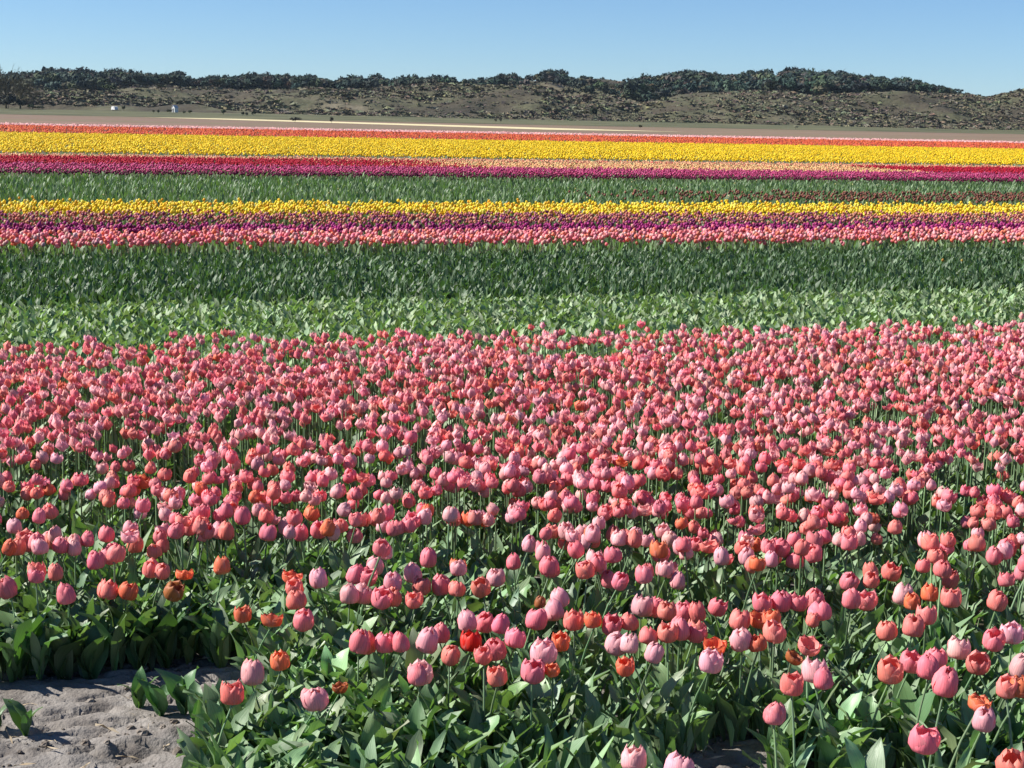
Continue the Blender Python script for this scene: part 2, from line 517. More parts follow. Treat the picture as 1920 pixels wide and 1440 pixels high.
def bloom(kind, nu, nv, seed, which='all'):
    ts = []
    r_ = np.random.default_rng(seed)
    for k in range(6):
        outer = k % 2 == 0
        if which == 'inner' and outer: continue
        a = k * math.pi / 3 + (r_.random() - .5) * .3
        ts.append(petal(kind, outer, nu, nv, 1.0, 1.0, seed * 10 + k).moved(rotz(a) @ roty((r_.random() - .4) * .22)))
    if which == 'inner':
        # pistil and base of the cup
        n = 6; ring = [(.0035 * math.cos(i * math.pi / 3), .0035 * math.sin(i * math.pi / 3)) for i in range(n)]
        v = [(x, y, 0.0) for x, y in ring] + [(x * .9, y * .9, .024) for x, y in ring] + [(0, 0, .027)]
        f = [(i, (i + 1) % n, n + (i + 1) % n, n + i) for i in range(n)] + [(n + i, n + (i + 1) % n, 2 * n) for i in range(n)]
        ts.append(T(v, f, [(0, 0, 0)] * len(v)))
    return join(ts)


def leaf(L=1.0, W=.14, a0=.15, a1=1.0, nu=5, nv=7, twist=0., wave=.0, fold=.35, seed=0):
    """grows from the origin up and out along +X; L is its length"""
    r_ = np.random.default_rng(seed)
    s = np.linspace(0, 1, nv); ds = L / (nv - 1)
    ang_ = a0 + (a1 - a0) * s ** 1.5
    x = np.concatenate([[0], np.cumsum(np.sin(ang_[:-1]) * ds)]); z = np.concatenate([[0], np.cumsum(np.cos(ang_[:-1]) * ds)])
    w_ = W * L * np.interp(s, [0, .12, .35, .6, .8, .93, 1], [.30, .62, 1, .92, .60, .27, .03])
    t = np.linspace(-1, 1, nu); v, tx = [], []
    p1, p2 = r_.random() * 6, r_.random() * 6
    for j in range(nv):
        tw = twist * s[j]
        nx, nz = -math.cos(ang_[j]), math.sin(ang_[j])     # upper side normal
        for i in range(nu):
            q_ = t[i] * w_[j]
            lift = fold * abs(t[i]) ** 1.4 * w_[j] * (1 - .6 * s[j]) + wave * L * t[i] * math.sin(9 * s[j] + (p1 if t[i] > 0 else p2)) * min(1, s[j] * 3)
            dy, dn = q_ * math.cos(tw) - lift * math.sin(tw), q_ * math.sin(tw) + lift * math.cos(tw)
            v.append((x[j] + nx * dn, dy, z[j] + nz * dn)); tx.append((t[i], s[j], 0))
    f = [(j * nu + i, j * nu + i + 1, (j + 1) * nu + i + 1, (j + 1) * nu + i) for j in range(nv - 1) for i in range(nu - 1)]
    return T(v, f, tx)


def stem(bx, by, sides=5, nv=5, r=.0034):
    """unit tall, top displaced by (bx,by)"""
    v, tx = [], []
    for j in range(nv):
        s = j / (nv - 1)
        cx, cy = bx * s * s, by * s * s
        for i in range(sides):
            a = i * 2 * math.pi / sides
            v.append((cx + r * (1.15 - .3 * s) * math.cos(a), cy + r * (1.15 - .3 * s) * math.sin(a), s)); tx.append((i / sides, s, 0))
    f = [(j * sides + i, j * sides + (i + 1) % sides, (j + 1) * sides + (i + 1) % sides, (j + 1) * sides + i) for j in range(nv - 1) for i in range(sides)]
    return T(v, f, tx)


def leaf_set(n, nu, nv, seed, broad=1.0, up=False):
    r_ = np.random.default_rng(seed); out = []
    for k in range(n):
        a1 = (.35 + .7 * r_.random()) if up else (.5 + 1.3 * r_.random())
        out.append(leaf(1, (.11 + .07 * r_.random()) * broad, .06 + .22 * r_.random(), a1, nu, nv, (r_.random() - .5) * 1.6,
                        .02 + .05 * r_.random(), .25 + .4 * r_.random(), seed * 50 + k))
    return out


KINDS = ['closed', 'plump', 'half', 'open']
STEMB = [(0, 0), (.05, .02), (-.04, .04), (.02, -.06), (.09, 0), (-.07, -.03)]
STEM_T = [stem(bx, by) for bx, by in STEMB]
LEAF_HI = leaf_set(12, 4, 7, 3, .78)
LEAF_BROAD = leaf_set(10, 5, 8, 8, 1.3)
ME_STEM = [t_mesh('stem', t, M_LEAF) for t in STEM_T]
ME_LEAF = [t_mesh('leaf', t, M_LEAF) for t in LEAF_HI]
ME_BROAD = [t_mesh('leaf', t, M_LEAF) for t in LEAF_BROAD]
ME_BLOOM = {k: [t_mesh('bloom', bloom(k, 5, 7, s_, 'inner'), M_PETAL) for s_ in (1, 2)] for k in KINDS}
ME_PETAL = {k: [t_mesh('petal', petal(k, True, 5, 7, 1.0, 1.0, s_), M_PETAL) for s_ in (3, 5, 9)] for k in KINDS}

# colours (pigment)
PIG = {'p': (.87, .235, .28), 'l': (.88, .43, .455), 'c': (.86, .245, .21), 'o': (.80, .19, .09), 'r': (.72, .02, .012), 'b': (.42, .13, .04)}
WORD = {'p': 'rose pink', 'l': 'pale pink', 'c': 'coral pink', 'o': 'orange red', 'r': 'pure bright red', 'b': 'brownish'}
STATE = {'closed': 'closed', 'plump': 'plump', 'half': 'half-open', 'open': 'wide-open'}
LEAFC = np.array([.15, .235, .12])


def jcol(c, n=None, a=.16):
    c = np.array(c)
    if n is None:
        return np.clip(c * (1 + (rng.random() - .5) * a * 1.6) * (1 + (rng.random(3) - .5) * a), 0, .9)
    return np.clip(c[None] * (1 + (rng.random((n, 1)) - .5) * a * 1.6) * (1 + (rng.random((n, 3)) - .5) * a), 0, .9)


def leafcol(n=None, base=None):
    b = LEAFC if base is None else np.array(base)
    if n is None:
        return jcol(b * (.75 + .7 * rng.random()) + np.array([.02, .02, .012]) * rng.random())
    return jcol(b, n) * (.75 + .7 * rng.random((n, 1))) + np.array([.02, .02, .012]) * rng.random((n, 1))


# ------------------------------------------------------------------ individual tulips
def make_tulip(head, kind, ck, size, label, group, nleaf=3):
    """head: world position of the middle of the bloom"""
    si = int(rng.integers(len(STEMB))); rz = rng.random() * 2 * math.pi
    gz = float(soil_z(head[0], head[1])) - .006
    hb = H0 * size * .5
    hgt = head[2] - hb - gz
    bx, by = STEMB[si][0] * hgt, STEMB[si][1] * hgt
    c, s = math.cos(rz), math.sin(rz)
    foot = (head[0] - (c * bx - s * by), head[1] - (s * bx + c * by), gz)
    root = tag(empty('tulip', foot, rz), label, 'tulip', group)
    lc = leafcol()
    part('stem', ME_STEM[si], root, (0, 0, 0), (0, 0, 0), (hgt, hgt, hgt) if False else (1.0 * hgt / .28, 1.0 * hgt / .28, hgt), lc * 1.05)
    # stems are unit tall: x,y are scaled to keep a 7 mm stalk, so put the head on the real top
    k = hgt / .28
    hx, hy = STEMB[si][0] * k, STEMB[si][1] * k
    foot = (head[0] - (c * hx - s * hy), head[1] - (s * hx + c * hy), gz)
    root.location = foot
    tl = (rng.normal() * .15 + hy * 1.0, rng.normal() * .15 + hx * 1.5, rng.random() * 6.28)
    col = jcol(PIG[ck])
    b = part('bloom', ME_BLOOM[kind][int(rng.integers(2))], root, (hx, hy, hgt - .002), tl, (size, size, size * (.94 + .14 * rng.random())), col * .96)
    for q_ in range(3):
        part('petal', ME_PETAL[kind][int(rng.integers(3))], b, (0, 0, 0), (0, (rng.random() - .4) * .2, q_ * 2.0944 + (rng.random() - .5) * .3), (1, 1, 1), jcol(col, a=.10))
    a0 = rng.random() * 6.28
    for q_ in range(nleaf):
        L_ = (.13 + .09 * rng.random()) * (1.05 - .15 * q_)
        part('leaf', ME_LEAF[int(rng.integers(len(ME_LEAF)))], root, (0, 0, .005 + .04 * q_ * rng.random()), (0, 0, a0 + q_ * 2.3 + rng.random() * .6), (L_, L_, L_ * 1.05), jcol(lc, a=.2))
    return root


HAND = [
    (128, 1112, 'p'), (200, 1105, 'c'), (237, 1104, 'o'), (320, 1103, 'b'), (457, 1150, 'o', 'half', .85), (509, 1158, 'o', 'open', .9), (568, 1160, 'p', 'plump'),
    (557, 1122, 'c'), (555, 1097, 'c'), (472, 1262, 'l', 'closed', 1.1), (436, 1297, 'c', 'half', 1.05), (528, 1236, 'o', 'half', .9), (592, 1304, 'l', 'plump', 1.1), (638, 1285, 'b', 'open', .6),
    (672, 1203, 'p'), (690, 1204, 'c', 'closed'), (722, 1202, 'p', 'plump'), (754, 1203, 'p', 'closed', .95), (797, 1200, 'l', 'closed', 1.15), (824, 1185, 'p'), (790, 1257, 'l', 'half', 1.15), (780, 1265, 'p'),
    (843, 1223, 'c', 'closed', .95), (885, 1200, 'r', 'half', 1.05), (880, 1163, 'l', 'closed', 1.05), (906, 1163, 'p'), (935, 1168, 'p'), (965, 1195, 'p', 'half'), (930, 1215, 'p', 'plump'),
    (908, 1224, 'c', 'half', .85), (1003, 1160, 'p', 'plump', 1.08), (1056, 1119, 'l', 'closed', 1.05), (1045, 1143, 'l', 'closed'), (1012, 1127, 'b', 'closed', .65), (1020, 1218, 'l', 'half', 1.2),
    (1053, 1200, 'o', 'half', .85), (934, 1263, 'c', 'half', .95), (998, 1253, 'p', 'half', 1.1), (1037, 1252, 'o', 'half', .65), (1078, 1162, 'c', 'half'), (1115, 1160, 'o', 'half', .85),
    (1145, 1168, 'p', 'half'), (1180, 1163, 'c', 'plump', .9), (1152, 1202, 'l', 'plump', 1.05), (1178, 1205, 'l', 'closed', .95), (1215, 1190, 'c', 'plump', .9), (1223, 1222, 'l', 'closed', .9),
    (1175, 1247, 'o', 'half', .85), (1202, 1135, 'l', 'half', 1.1), (1226, 1136, 'p'), (1250, 1142, 'c'), (1281, 1143, 'p'), (1310, 1147, 'c'), (1252, 1182, 'c'), (1275, 1180, 'p'), (1300, 1182, 'p', 'half'),
    (1188, 1420, 'l', 'half', 1.0), (1270, 1437, 'l', 'plump', 1.1), (1340, 1134, 'p', 'half'), (1308, 1182, 'c', 'half'), (1385, 1160, 'c', 'plump'), (1422, 1157, 'o', 'open', .9), (1450, 1158, 'o', 'half', .9),
    (1430, 1128, 'p'), (1465, 1126, 'p', 'plump'), (1495, 1126, 'p', 'half'), (1527, 1119, 'p'), (1392, 1197, 'l', 'plump'), (1423, 1203, 'o', 'plump', .85), (1453, 1181, 'c', 'half', 1.1),
    (1330, 1238, 'l', 'half', 1.05), (1340, 1206, 'o', 'open', .9), (1513, 1205, 'c', 'open', .9), (1484, 1227, 'b', 'open', .7), (1541, 1143, 'p', 'plump', 1.1), (1523, 1160, 'c', 'closed', .7),
    (1528, 1255, 'l', 'half', 1.2), (1545, 1272, 'p', 'closed', .95), (1485, 1281, 'c', 'half', 1.0), (1452, 1335, 'p', 'closed', 1.0), (1596, 1121, 'p', 'closed', 1.05), (1625, 1122, 'p', 'half', 1.05), (1690, 1114, 'l', 'closed'),
    (1712, 1126, 'o', 'half', .85), (1742, 1110, 'o', 'half', .9), (1784, 1118, 'c', 'half', 1.05), (1865, 1123, 'c', 'plump', 1.0), (1666, 1180, 'c', 'plump', .95), (1712, 1172, 'c', 'plump', 1.05), (1737, 1152, 'c', 'half', 1.0),
    (1670, 1252, 'c', 'half', 1.15), (1706, 1236, 'p', 'half', 1.05), (1742, 1250, 'p', 'closed', 1.1), (1757, 1232, 'p'), (1797, 1213, 'l', 'half', 1.1), (1833, 1236, 'c', 'half', 1.0), (1770, 1278, 'p', 'closed', 1.2),
    (1862, 1195, 'p', 'half', 1.05), (1898, 1182, 'l', 'half', 1.1), (1911, 1247, 'l', 'closed', 1.1), (1888, 1284, 'c', 'half', .95), (1914, 1286, 'o', 'plump', 1.0), (1834, 1314, 'o', 'open', .85), (1843, 1346, 'l', 'closed', 1.0),
    (1730, 1381, 'p', 'half', 1.2), (1905, 1432, 'c', 'plump', 1.15),
    (655, 1112, 'l', 'closed', 1.05), (676, 1112, 'l', 'plump'), (712, 1118, 'p', 'half'), (738, 1090, 'l', 'closed', 1.05), (700, 1060, 'l', 'plump'), (663, 1075, 'p', 'closed', 1.05), (684, 1078, 'p'), (600, 1083, 'l', 'closed'),
    (778, 1120, 'c', 'half', .9), (735, 1117, 'c'), (788, 1096, 'c', 'plump'), (776, 1072, 'l', 'closed', 1.05), (830, 1095, 'p', 'closed'), (856, 1102, 'c', 'plump', .9), (803, 1045, 'p', 'closed', 1.05), (905, 1095, 'c', 'half', 1.05), (930, 1080, 'l'),
    (545, 1078, 'o', 'open', .9), (70, 1068, 'c'), (105, 1072, 'c', 'closed', .9), (20, 1100, 'p', 'closed', 1.1), (285, 1063, 'c'), (347, 1072, 'o', 'open', .85), (180, 1048, 'p', 'closed', 1.05), (205, 1038, 'p', 'half'),
]
UNIQUE = {
    (885, 1200): 'pure bright red tulip standing out in the pink front clump',
    (472, 1262): 'pale pink closed tulip on the edge of the bare sandy patch',
    (436, 1297): 'coral half-open tulip hanging over the bare sandy soil, lowest at the patch edge',
    (528, 1236): 'orange tulip just right of the pale pink one at the bare patch edge',
    (592, 1304): 'pale pink tulip rising alone above the big pale leaves right of the sandy patch',
    (638, 1285): 'tiny brownish opened tulip half hidden in leaves behind the lone pale pink one',
    (457, 1150): 'small orange tulip nearest the dark soil shadow, left of a pair',
    (509, 1158): 'wide open orange tulip showing its cup beside the dark soil shadow',
    (568, 1160): 'rounded rose pink tulip right of the wide open orange one',
    (1188, 1420): 'pale pink tulip with a split petal cut by the bottom edge of the photo',
    (1270, 1437): 'large pink tulip head half cut off by the bottom edge, right of another',
    (1730, 1381): 'rose pink tulip with a petal flaring right above the broad leaves at lower right',
    (1843, 1346): 'dusky pale pink closed tulip below a ragged orange one at lower right',
    (1834, 1314): 'ragged wide open orange tulip just above the dusky pale pink one',
    (1452, 1335): 'rose pink closed tulip on a bare stem, lowest of three at the gap',
    (1485, 1281): 'coral half-open tulip left of the large double-looking pale pink bloom',
    (1528, 1255): 'large pale pink tulip with loose petals above the dark gap',
    (1905, 1432): 'coral tulip head in the bottom right corner of the photo',
    (1484, 1227): 'small withered brownish tulip above the large loose pale pink bloom',
    (1012, 1127): 'tiny brown-orange bud left of the two stacked pale pink tulips',
    (1056, 1119): 'upper of two pale pink tulips stacked above the front clump',
    (1045, 1143): 'lower of two pale pink tulips stacked above the front clump',
    (1020, 1218): 'very large pale pink cupped tulip in the middle of the front clump',
    (1053, 1200): 'small orange tulip touching the very large pale pink cupped one',
    (790, 1257): 'pale pink loose-petalled tulip hanging lowest under the front clump',
    (797, 1200): 'large striped pale pink tulip at the left end of the front clump',
    (934, 1263): 'coral tulip low among stems below the bright red one',
    (1175, 1247): 'ragged orange tulip low in the leaves right of centre',
    (1223, 1222): 'small pale pink oval tulip above and right of the ragged orange one',
    (1330, 1238): 'lone pale pink tulip on a tall stem right of the centre gap',
    (1770, 1278): 'tall rose and orange flushed tulip hanging lowest of the right clump',
    (128, 1112): 'single rose pink tulip at the lower left edge of the big mass',
    (320, 1103): 'dull brownish orange tulip shaded by leaves at lower left',
    (600, 1083): 'lone pale pink tulip between the two flower clumps, over green leaves',
    (1690, 1114): 'very pale pink tulip beside orange ones at the right end of a dense row',
    (1865, 1123): 'round coral tulip alone near the right edge of the photo',
    (1666, 1180): 'round coral tulip alone on its stem left of a coral pair',
}


def zone_of(px, py):
    band = 'front tier' if py >= 1095 else 'second tier' if py >= 1000 else 'third tier'
    if py >= 1230: band = 'low front'
    sp = ('behind the bare patch' if px < 420 else 'at the patch end' if px < 640 else 'by the red tulip' if px < 1100
          else 'left of the dark gap' if px < 1400 else 'above the dark gap' if px < 1600 else 'near the right edge')
    return band + ' ' + sp


ORD = 'first second third fourth fifth sixth seventh eighth ninth tenth eleventh twelfth thirteenth fourteenth fifteenth sixteenth seventeenth eighteenth nineteenth twentieth twenty-first twenty-second twenty-third twenty-fourth twenty-fifth twenty-sixth'.split()


def order_labels(items):
    """items: list of (noun phrase, zone, px); twins of one zone are told apart by their order from the left"""
    by = {}
    for i, (a, b, px) in enumerate(items): by.setdefault((a, b), []).append((px, i))
    out = [None] * len(items)
    for (a, b), l in by.items():
        l.sort()
        for k, (px, i) in enumerate(l):
            if len(l) == 1: out[i] = f'{a}, {b}'
            elif k < len(ORD): out[i] = f'{ORD[k]} {a} from the left, {b}'
            else: out[i] = f'{a}, {b}, towards the right of its kind'
    return out


heads = []      # (x,y,z,kind,colour,size,label)
for h in HAND:
    px, py, ck = h[:3]
    kd = h[3] if len(h) > 3 else ['closed', 'plump', 'half'][int(rng.integers(3))]
    sz = h[4] if len(h) > 4 else .95 + .12 * rng.random()
    z = .235 + .03 * rng.random() + .05 * min(1, max(0, (px - 500) / 1000))
    if py > 1400: z = .33
    P = at(px, py, z)
    heads.append((P, kd, ck, sz * .93, UNIQUE.get((px, py)), px, py))

# random blooms behind them, thinner in patches of green
GAPS = [(590, 1065, 95, 38), (350, 1085, 60, 20), (470, 1120, 60, 45), (230, 822, 70, 16), (600, 803, 75, 14), (975, 985, 40, 22), (175, 905, 26, 14), (30, 880, 30, 14), (205, 985, 35, 22),
        (470, 985, 35, 18), (1040, 1095, 150, 24), (1210, 975, 60, 16), (1335, 1085, 70, 32), (1430, 885, 25, 14), (1370, 785, 70, 14), (1500, 820, 50, 12), (1655, 775, 60, 18),
        (1870, 765, 55, 14), (1470, 1075, 80, 24), (1760, 962, 90, 20), (1650, 1040, 90, 26), (1830, 1060, 40, 30), (1560, 855, 30, 8), (820, 790, 50, 8), (300, 1090, 50, 14), (120, 875, 60, 8), (690, 905, 60, 8),
        (940, 935, 50, 8), (1250, 900, 60, 8), (550, 960, 60, 8), (1050, 1045, 60, 10), (400, 790, 60, 8), (1100, 655, 120, 8), (200, 690, 70, 8), (560, 675, 60, 8), (1400, 650, 80, 7), (1750, 640, 80, 7)]


def in_poly(x, y, poly):
    ins = np.zeros(len(x), bool); n = len(poly)
    for i in range(n):
        x1, y1 = poly[i]; x2, y2 = poly[(i + 1) % n]
        c = ((y1 > y) != (y2 > y)) & (x < (x2 - x1) * (y - y1) / (y2 - y1 + 1e-9) + x1)
        ins ^= c
    return ins


BARE = [tuple(at(px, py)[:2]) for px, py in [(-400, 1290), (0, 1276), (200, 1262), (340, 1250), (440, 1242), (500, 1310), (455, 1370), (400, 1420), (370, 1520), (340, 2100), (-700, 2100)]]
BARE2 = [tuple(at(px, py)[:2]) for px, py in [(1240, 1450), (1300, 1420), (1430, 1405), (1440, 1520), (1240, 1520)]]
FRONT_V = 3.2
uu = np.arange(-6, 9, .060); vv = np.arange(FRONT_V, 9.35, .078)
Ug, Vg = np.meshgrid(uu, vv)
Ug = (Ug + rng.normal(0, .03, Ug.shape)).ravel(); Vg = (Vg + rng.normal(0, .028, Vg.shape)).ravel()
PX = Ug * EU[0] + Vg * EV[0]; PY = Ug * EU[1] + Vg * EV[1]
keep = (np.abs(PX) < .37 * PY + .45) & (PY > 3.2)
keep &= ~in_poly(PX, PY, BARE) & ~in_poly(PX, PY, BARE2)
PX, PY, Vg, Ug = PX[keep], PY[keep], Vg[keep], Ug[keep]
n = len(PX)
HZ = .245 + .055 * fbm(PX * 1.2, PY * 1.2, 2, 4) + rng.normal(0, .026, n) + .01
PP = np.stack([PX, PY, HZ], 1); pj = project(PP)
prob = np.full(n, .99)
dens = fbm(Ug * 1.1, Vg * 2.6, 3, 41)
near = np.clip((pj[:, 1] - 800) / 280, 0, 1)
prob -= near * .38 * np.clip((.60 - dens) / .22, 0, 1) + near * .06
rows_n = fbm(Ug * .75, Vg * 4.6, 2, 61)
midb = np.clip((pj[:, 1] - 800) / 80, 0, 1)
prob -= midb * 1.15 * np.clip((.47 - rows_n) / .08, 0, 1)
for gx, gy, gw, gh in GAPS:
    e = np.exp(-(((pj[:, 0] - gx) / gw) ** 2 + ((pj[:, 1] - gy) / gh) ** 2) * 1.1)
    prob -= 1.15 * e
# the ragged far edge
prob -= .6 * np.clip((Vg - 8.7) / .65, 0, 1)
# front limit of the random blooms
lim = np.interp(pj[:, 0], [-400, 0, 250, 420, 520, 640, 900, 1000, 1400, 1540, 1600, 1920, 2300], [1075, 1085, 1075, 1062, 1040, 1050, 1082, 1092, 1100, 1110, 1100, 1100, 1120])
bl = (rng.random(n) < prob) & (pj[:, 1] < lim)
for (P, *_r) in heads:
    d = (PX - P[0]) ** 2 + (PY - P[1]) ** 2
    bl &= d > .045 ** 2
blx = np.where(bl)[0]
cw = {}
mix_n = fbm(PX * .9, PY * .9, 3, 77)
cks = []
for i in range(n):
    a = mix_n[i]; r = rng.random()
    # frontier rows have more coral and orange; the rest rose
    po = .008 + .05 * near[i]; pc = .24 + .4 * (a - .5); pl = .25 + .18 * (1 - near[i])
    cks.append('o' if r < po else 'c' if r < po + pc else 'l' if r < po + pc + pl else 'p')
cks = np.array(cks)
kds = rng.choice(KINDS, n, p=[.42, .26, .28, .04])
order = blx[np.argsort(PX[blx] ** 2 + PY[blx] ** 2)]
inview = (pj[order, 0] > -20) & (pj[order, 0] < 1940)
pick = order[inview][:300 - len(heads)]
for i in pick:
    heads.append((PP[i], kds[i], cks[i], .76 + .2 * rng.random(), None, pj[i, 0], pj[i, 1]))
groups = {}
auto = order_labels([(f'{WORD[ck]} {STATE[kd]} tulip', zone_of(px, py), px) for (P, kd, ck, sz, lb, px, py) in heads])
for (P, kd, ck, sz, lb, px, py), L2 in zip(heads, auto):
    make_tulip(P, kd, ck, sz, lb or L2, 'tulips in the near pink bed')
isolated = np.zeros(n, bool); isolated[pick] = True

# bloomless tulip plants along the front (things), with broad leaves
SPOTS = []
for px, py, cnt, spread in [(520, 1440, 7, 70), (640, 1430, 7, 70), (770, 1440, 7, 70), (900, 1430, 6, 60), (1000, 1400, 5, 60), (430, 1400, 5, 45), (560, 1360, 6, 60), (700, 1345, 5, 60), (1480, 1450, 5, 50),
                            (1600, 1460, 6, 55), (1700, 1470, 5, 45), (1800, 1470, 5, 50), (1880, 1450, 4, 40), (470, 1310, 4, 40), (590, 1290, 4, 50), (760, 1480, 4, 90), (560, 1490, 4, 80), (1660, 1500, 5, 120)]:
    for _ in range(cnt):
        SPOTS.append((px + rng.normal() * spread, py + rng.normal() * 22, rng.random()))


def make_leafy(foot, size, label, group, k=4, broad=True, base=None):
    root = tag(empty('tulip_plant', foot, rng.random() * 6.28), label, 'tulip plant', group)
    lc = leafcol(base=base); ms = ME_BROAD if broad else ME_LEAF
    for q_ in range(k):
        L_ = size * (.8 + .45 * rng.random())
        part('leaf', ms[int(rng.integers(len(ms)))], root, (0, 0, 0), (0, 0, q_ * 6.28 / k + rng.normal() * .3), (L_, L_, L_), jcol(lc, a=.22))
    return root


SP2 = []
for px, py, r in SPOTS:
    P = at(px, py)
    if in_poly(np.array([P[0]]), np.array([P[1]]), BARE)[0]: continue
    if px < (350 if py > 1405 else 445): continue
    zn = ('beside the bare patch' if px < 520 else 'below the lone pale pink tulip' if px < 680 else 'below the front clump' if px < 900 else 'left of the cut-off pink tulips' if px < 1250
          else 'under the lowest pink tulip' if px < 1560 else 'at the bottom right' if px < 1760 else 'in the bottom right corner')
    SP2.append((('large' if r > .5 else 'small') + (' pale' if (px * 7 + py) % 2 > 1 else ' green') + ' flowerless tulip plant', zn, px, P, r))
for (a, zn, px, P, r), lb in zip(SP2, order_labels([q_[:3] for q_ in SP2])):
    make_leafy((P[0], P[1], float(soil_z(P[0], P[1])) - .005), .14 + .07 * r, lb, 'flowerless tulip plants along the front',
               base=(.20, .30, .165) if 'pale' in a else (.11, .19, .08))
for px, py, sz, lb in [(48, 1388, .105, 'dark green leaf sprout alone on the sandy soil, nearer the photo corner'), (-8, 1378, .09, 'small leaf sprout cut by the left edge of the photo on bare soil'),
                       (262, 1335, .10, 'leaf sprout at the left end of the green tuft on the bare soil'), (300, 1350, .12, 'curled pale leaf sprout in the middle of the bare soil patch'),
                       (345, 1350, .13, 'upright curled leaf sprout at the right of the bare soil patch'), (372, 1380, .10, 'low sprout where the bare soil meets the leafy bed'),
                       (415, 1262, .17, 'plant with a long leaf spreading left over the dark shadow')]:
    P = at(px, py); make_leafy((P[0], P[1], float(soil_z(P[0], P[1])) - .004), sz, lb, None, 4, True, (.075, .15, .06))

EDGE = [(-30, 1292), (25, 1284), (75, 1280), (120, 1274), (170, 1270), (215, 1266), (262, 1262), (310, 1258), (355, 1254), (400, 1250), (50, 1268), (150, 1258), (240, 1250), (330, 1242)]  # plants added along the bed edge, coloured dark to deepen the shade there
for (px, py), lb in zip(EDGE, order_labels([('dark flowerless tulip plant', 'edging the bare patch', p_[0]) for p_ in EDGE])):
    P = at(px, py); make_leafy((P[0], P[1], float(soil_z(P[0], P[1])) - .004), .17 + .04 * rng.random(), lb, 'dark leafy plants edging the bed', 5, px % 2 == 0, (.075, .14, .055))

# everything else in the near bed: one mass
NEARB = Batch()
B_MID = {k: [bloom(k, 4, 5, s_) for s_ in (11, 12, 13, 14)] for k in KINDS}
B_LOW = {k: [bloom(k, 3, 3, s_) for s_ in (11, 12, 13, 14)] for k in KINDS}
LEAF_MID = leaf_set(8, 3, 4, 5, .75)
ARR = np.array
rest = bl & ~isolated
dist = np.hypot(PX, PY)
for k in KINDS:
    for tset, m in ((B_MID[k], rest & (kds == k) & (dist < 6.3)), (B_LOW[k], rest & (kds == k) & (dist >= 6.3))):
        ii = np.where(m)[0]
        if len(ii) == 0: continue
        C = ARR([PIG[c] for c in cks[ii]]); C = C * (1 + (rng.random((len(ii), 1)) - .5) * .28) * (1 + (rng.random((len(ii), 3)) - .5) * .18)
        Rm = rotx(rng.normal(0, .2, len(ii))) @ roty(rng.normal(0, .2, len(ii))) @ rotz(rng.random(len(ii)) * 6.28)
        P = PP[ii].copy(); P[:, 2] -= H0 * .5
        NEARB.add_mix(tset, P, .70 + .24 * rng.random(len(ii)), Rm, C, 0)
st = np.where(rest)[0]
NEARB.add(stem(0, 0, 3, 2), np.stack([PX[st], PY[st], np.zeros(len(st))], 1), np.stack([np.ones(len(st)), np.ones(len(st)), HZ[st] - H0 * .5], 1), rotz(rng.random(len(st))), leafcol(len(st)), 1)
lv = np.where(~isolated)[0]
for rep in range(3):
    m = lv if rep < 1 else lv[dist[lv] < 7]
    Lh = (.125 + .075 * rng.random(len(m)))
    NEARB.add_mix(LEAF_MID, np.stack([PX[m] + rng.normal(0, .012, len(m)), PY[m] + rng.normal(0, .012, len(m)), np.zeros(len(m)) + .01 * rng.random(len(m))], 1), Lh,
                  rotz(rng.random(len(m)) * 6.28), leafcol(len(m)), 1)
ew = np.where((~isolated) & (PX < -.15) & (pj[:, 1] > 990))[0]
for rep in range(4):
    m = ew; Lh = .13 + .10 * rng.random(len(m))
    NEARB.add_mix(LEAF_HI, np.stack([PX[m] + rng.normal(0, .03, len(m)), PY[m] + rng.normal(0, .02, len(m)) + .01, np.zeros(len(m))], 1), Lh, rotz(rng.random(len(m)) * 6.28), leafcol(len(m)), 1)
tag(NEARB.build('tulip_field', [M_PETALS, M_LEAVES]), 'dense mass of pink tulips filling the near bed behind the front ones', 'tulips', None, 'stuff')

# ------------------------------------------------------------------ far strips
def bud_low(n=4):
    v = [(0, 0, 0)] + [(R0 * math.cos(i * 2 * math.pi / n), R0 * math.sin(i * 2 * math.pi / n), H0 * .4) for i in range(n)] + \
        [(R0 * .75 * math.cos((i + .5) * 2 * math.pi / n), R0 * .75 * math.sin((i + .5) * 2 * math.pi / n), H0 * .82) for i in range(n)] + [(0, 0, H0)]
    f = [(0, 1 + (i + 1) % n, 1 + i) for i in range(n)] + [(1 + i, 1 + (i + 1) % n, 1 + n + i) for i in range(n)] + \
        [(1 + (i + 1) % n, 1 + n + (i + 1) % n, 1 + n + i) for i in range(n)] + [(1 + n + i, 1 + n + (i + 1) % n, 2 * n + 1) for i in range(n)]
    return T(v, f, [(0, .5, 0)] * len(v))


def bud_min():
    n = 3
    v = [(0, 0, 0)] + [(R0 * 1.1 * math.cos(i * 2.0944), R0 * 1.1 * math.sin(i * 2.0944), H0 * .5) for i in range(n)] + [(0, 0, H0)]
    f = [(0, 1 + (i + 1) % n, 1 + i) for i in range(n)] + [(1 + i, 1 + (i + 1) % n, 4) for i in range(n)]
    return T(v, f, [(0, .5, 0)] * len(v))


def blade(a1, W, seed):
    return leaf(1, W, .08, a1, 2, 4, .4 * (seed % 3 - 1), 0, 0, seed)


BLADES = [blade(.5, .08, 1), blade(.9, .10, 2), blade(.25, .07, 3), blade(1.2, .10, 4)]
BROADS = [leaf(1, .17, .2, a, 3, 4, tw, .02, .3, i) for i, (a, tw) in enumerate([(1.1, .4), (1.6, -.5), (.8, .9), (1.9, 0.), (1.3, -.9)])]
BUDL, BUDM = bud_low(), bud_min()


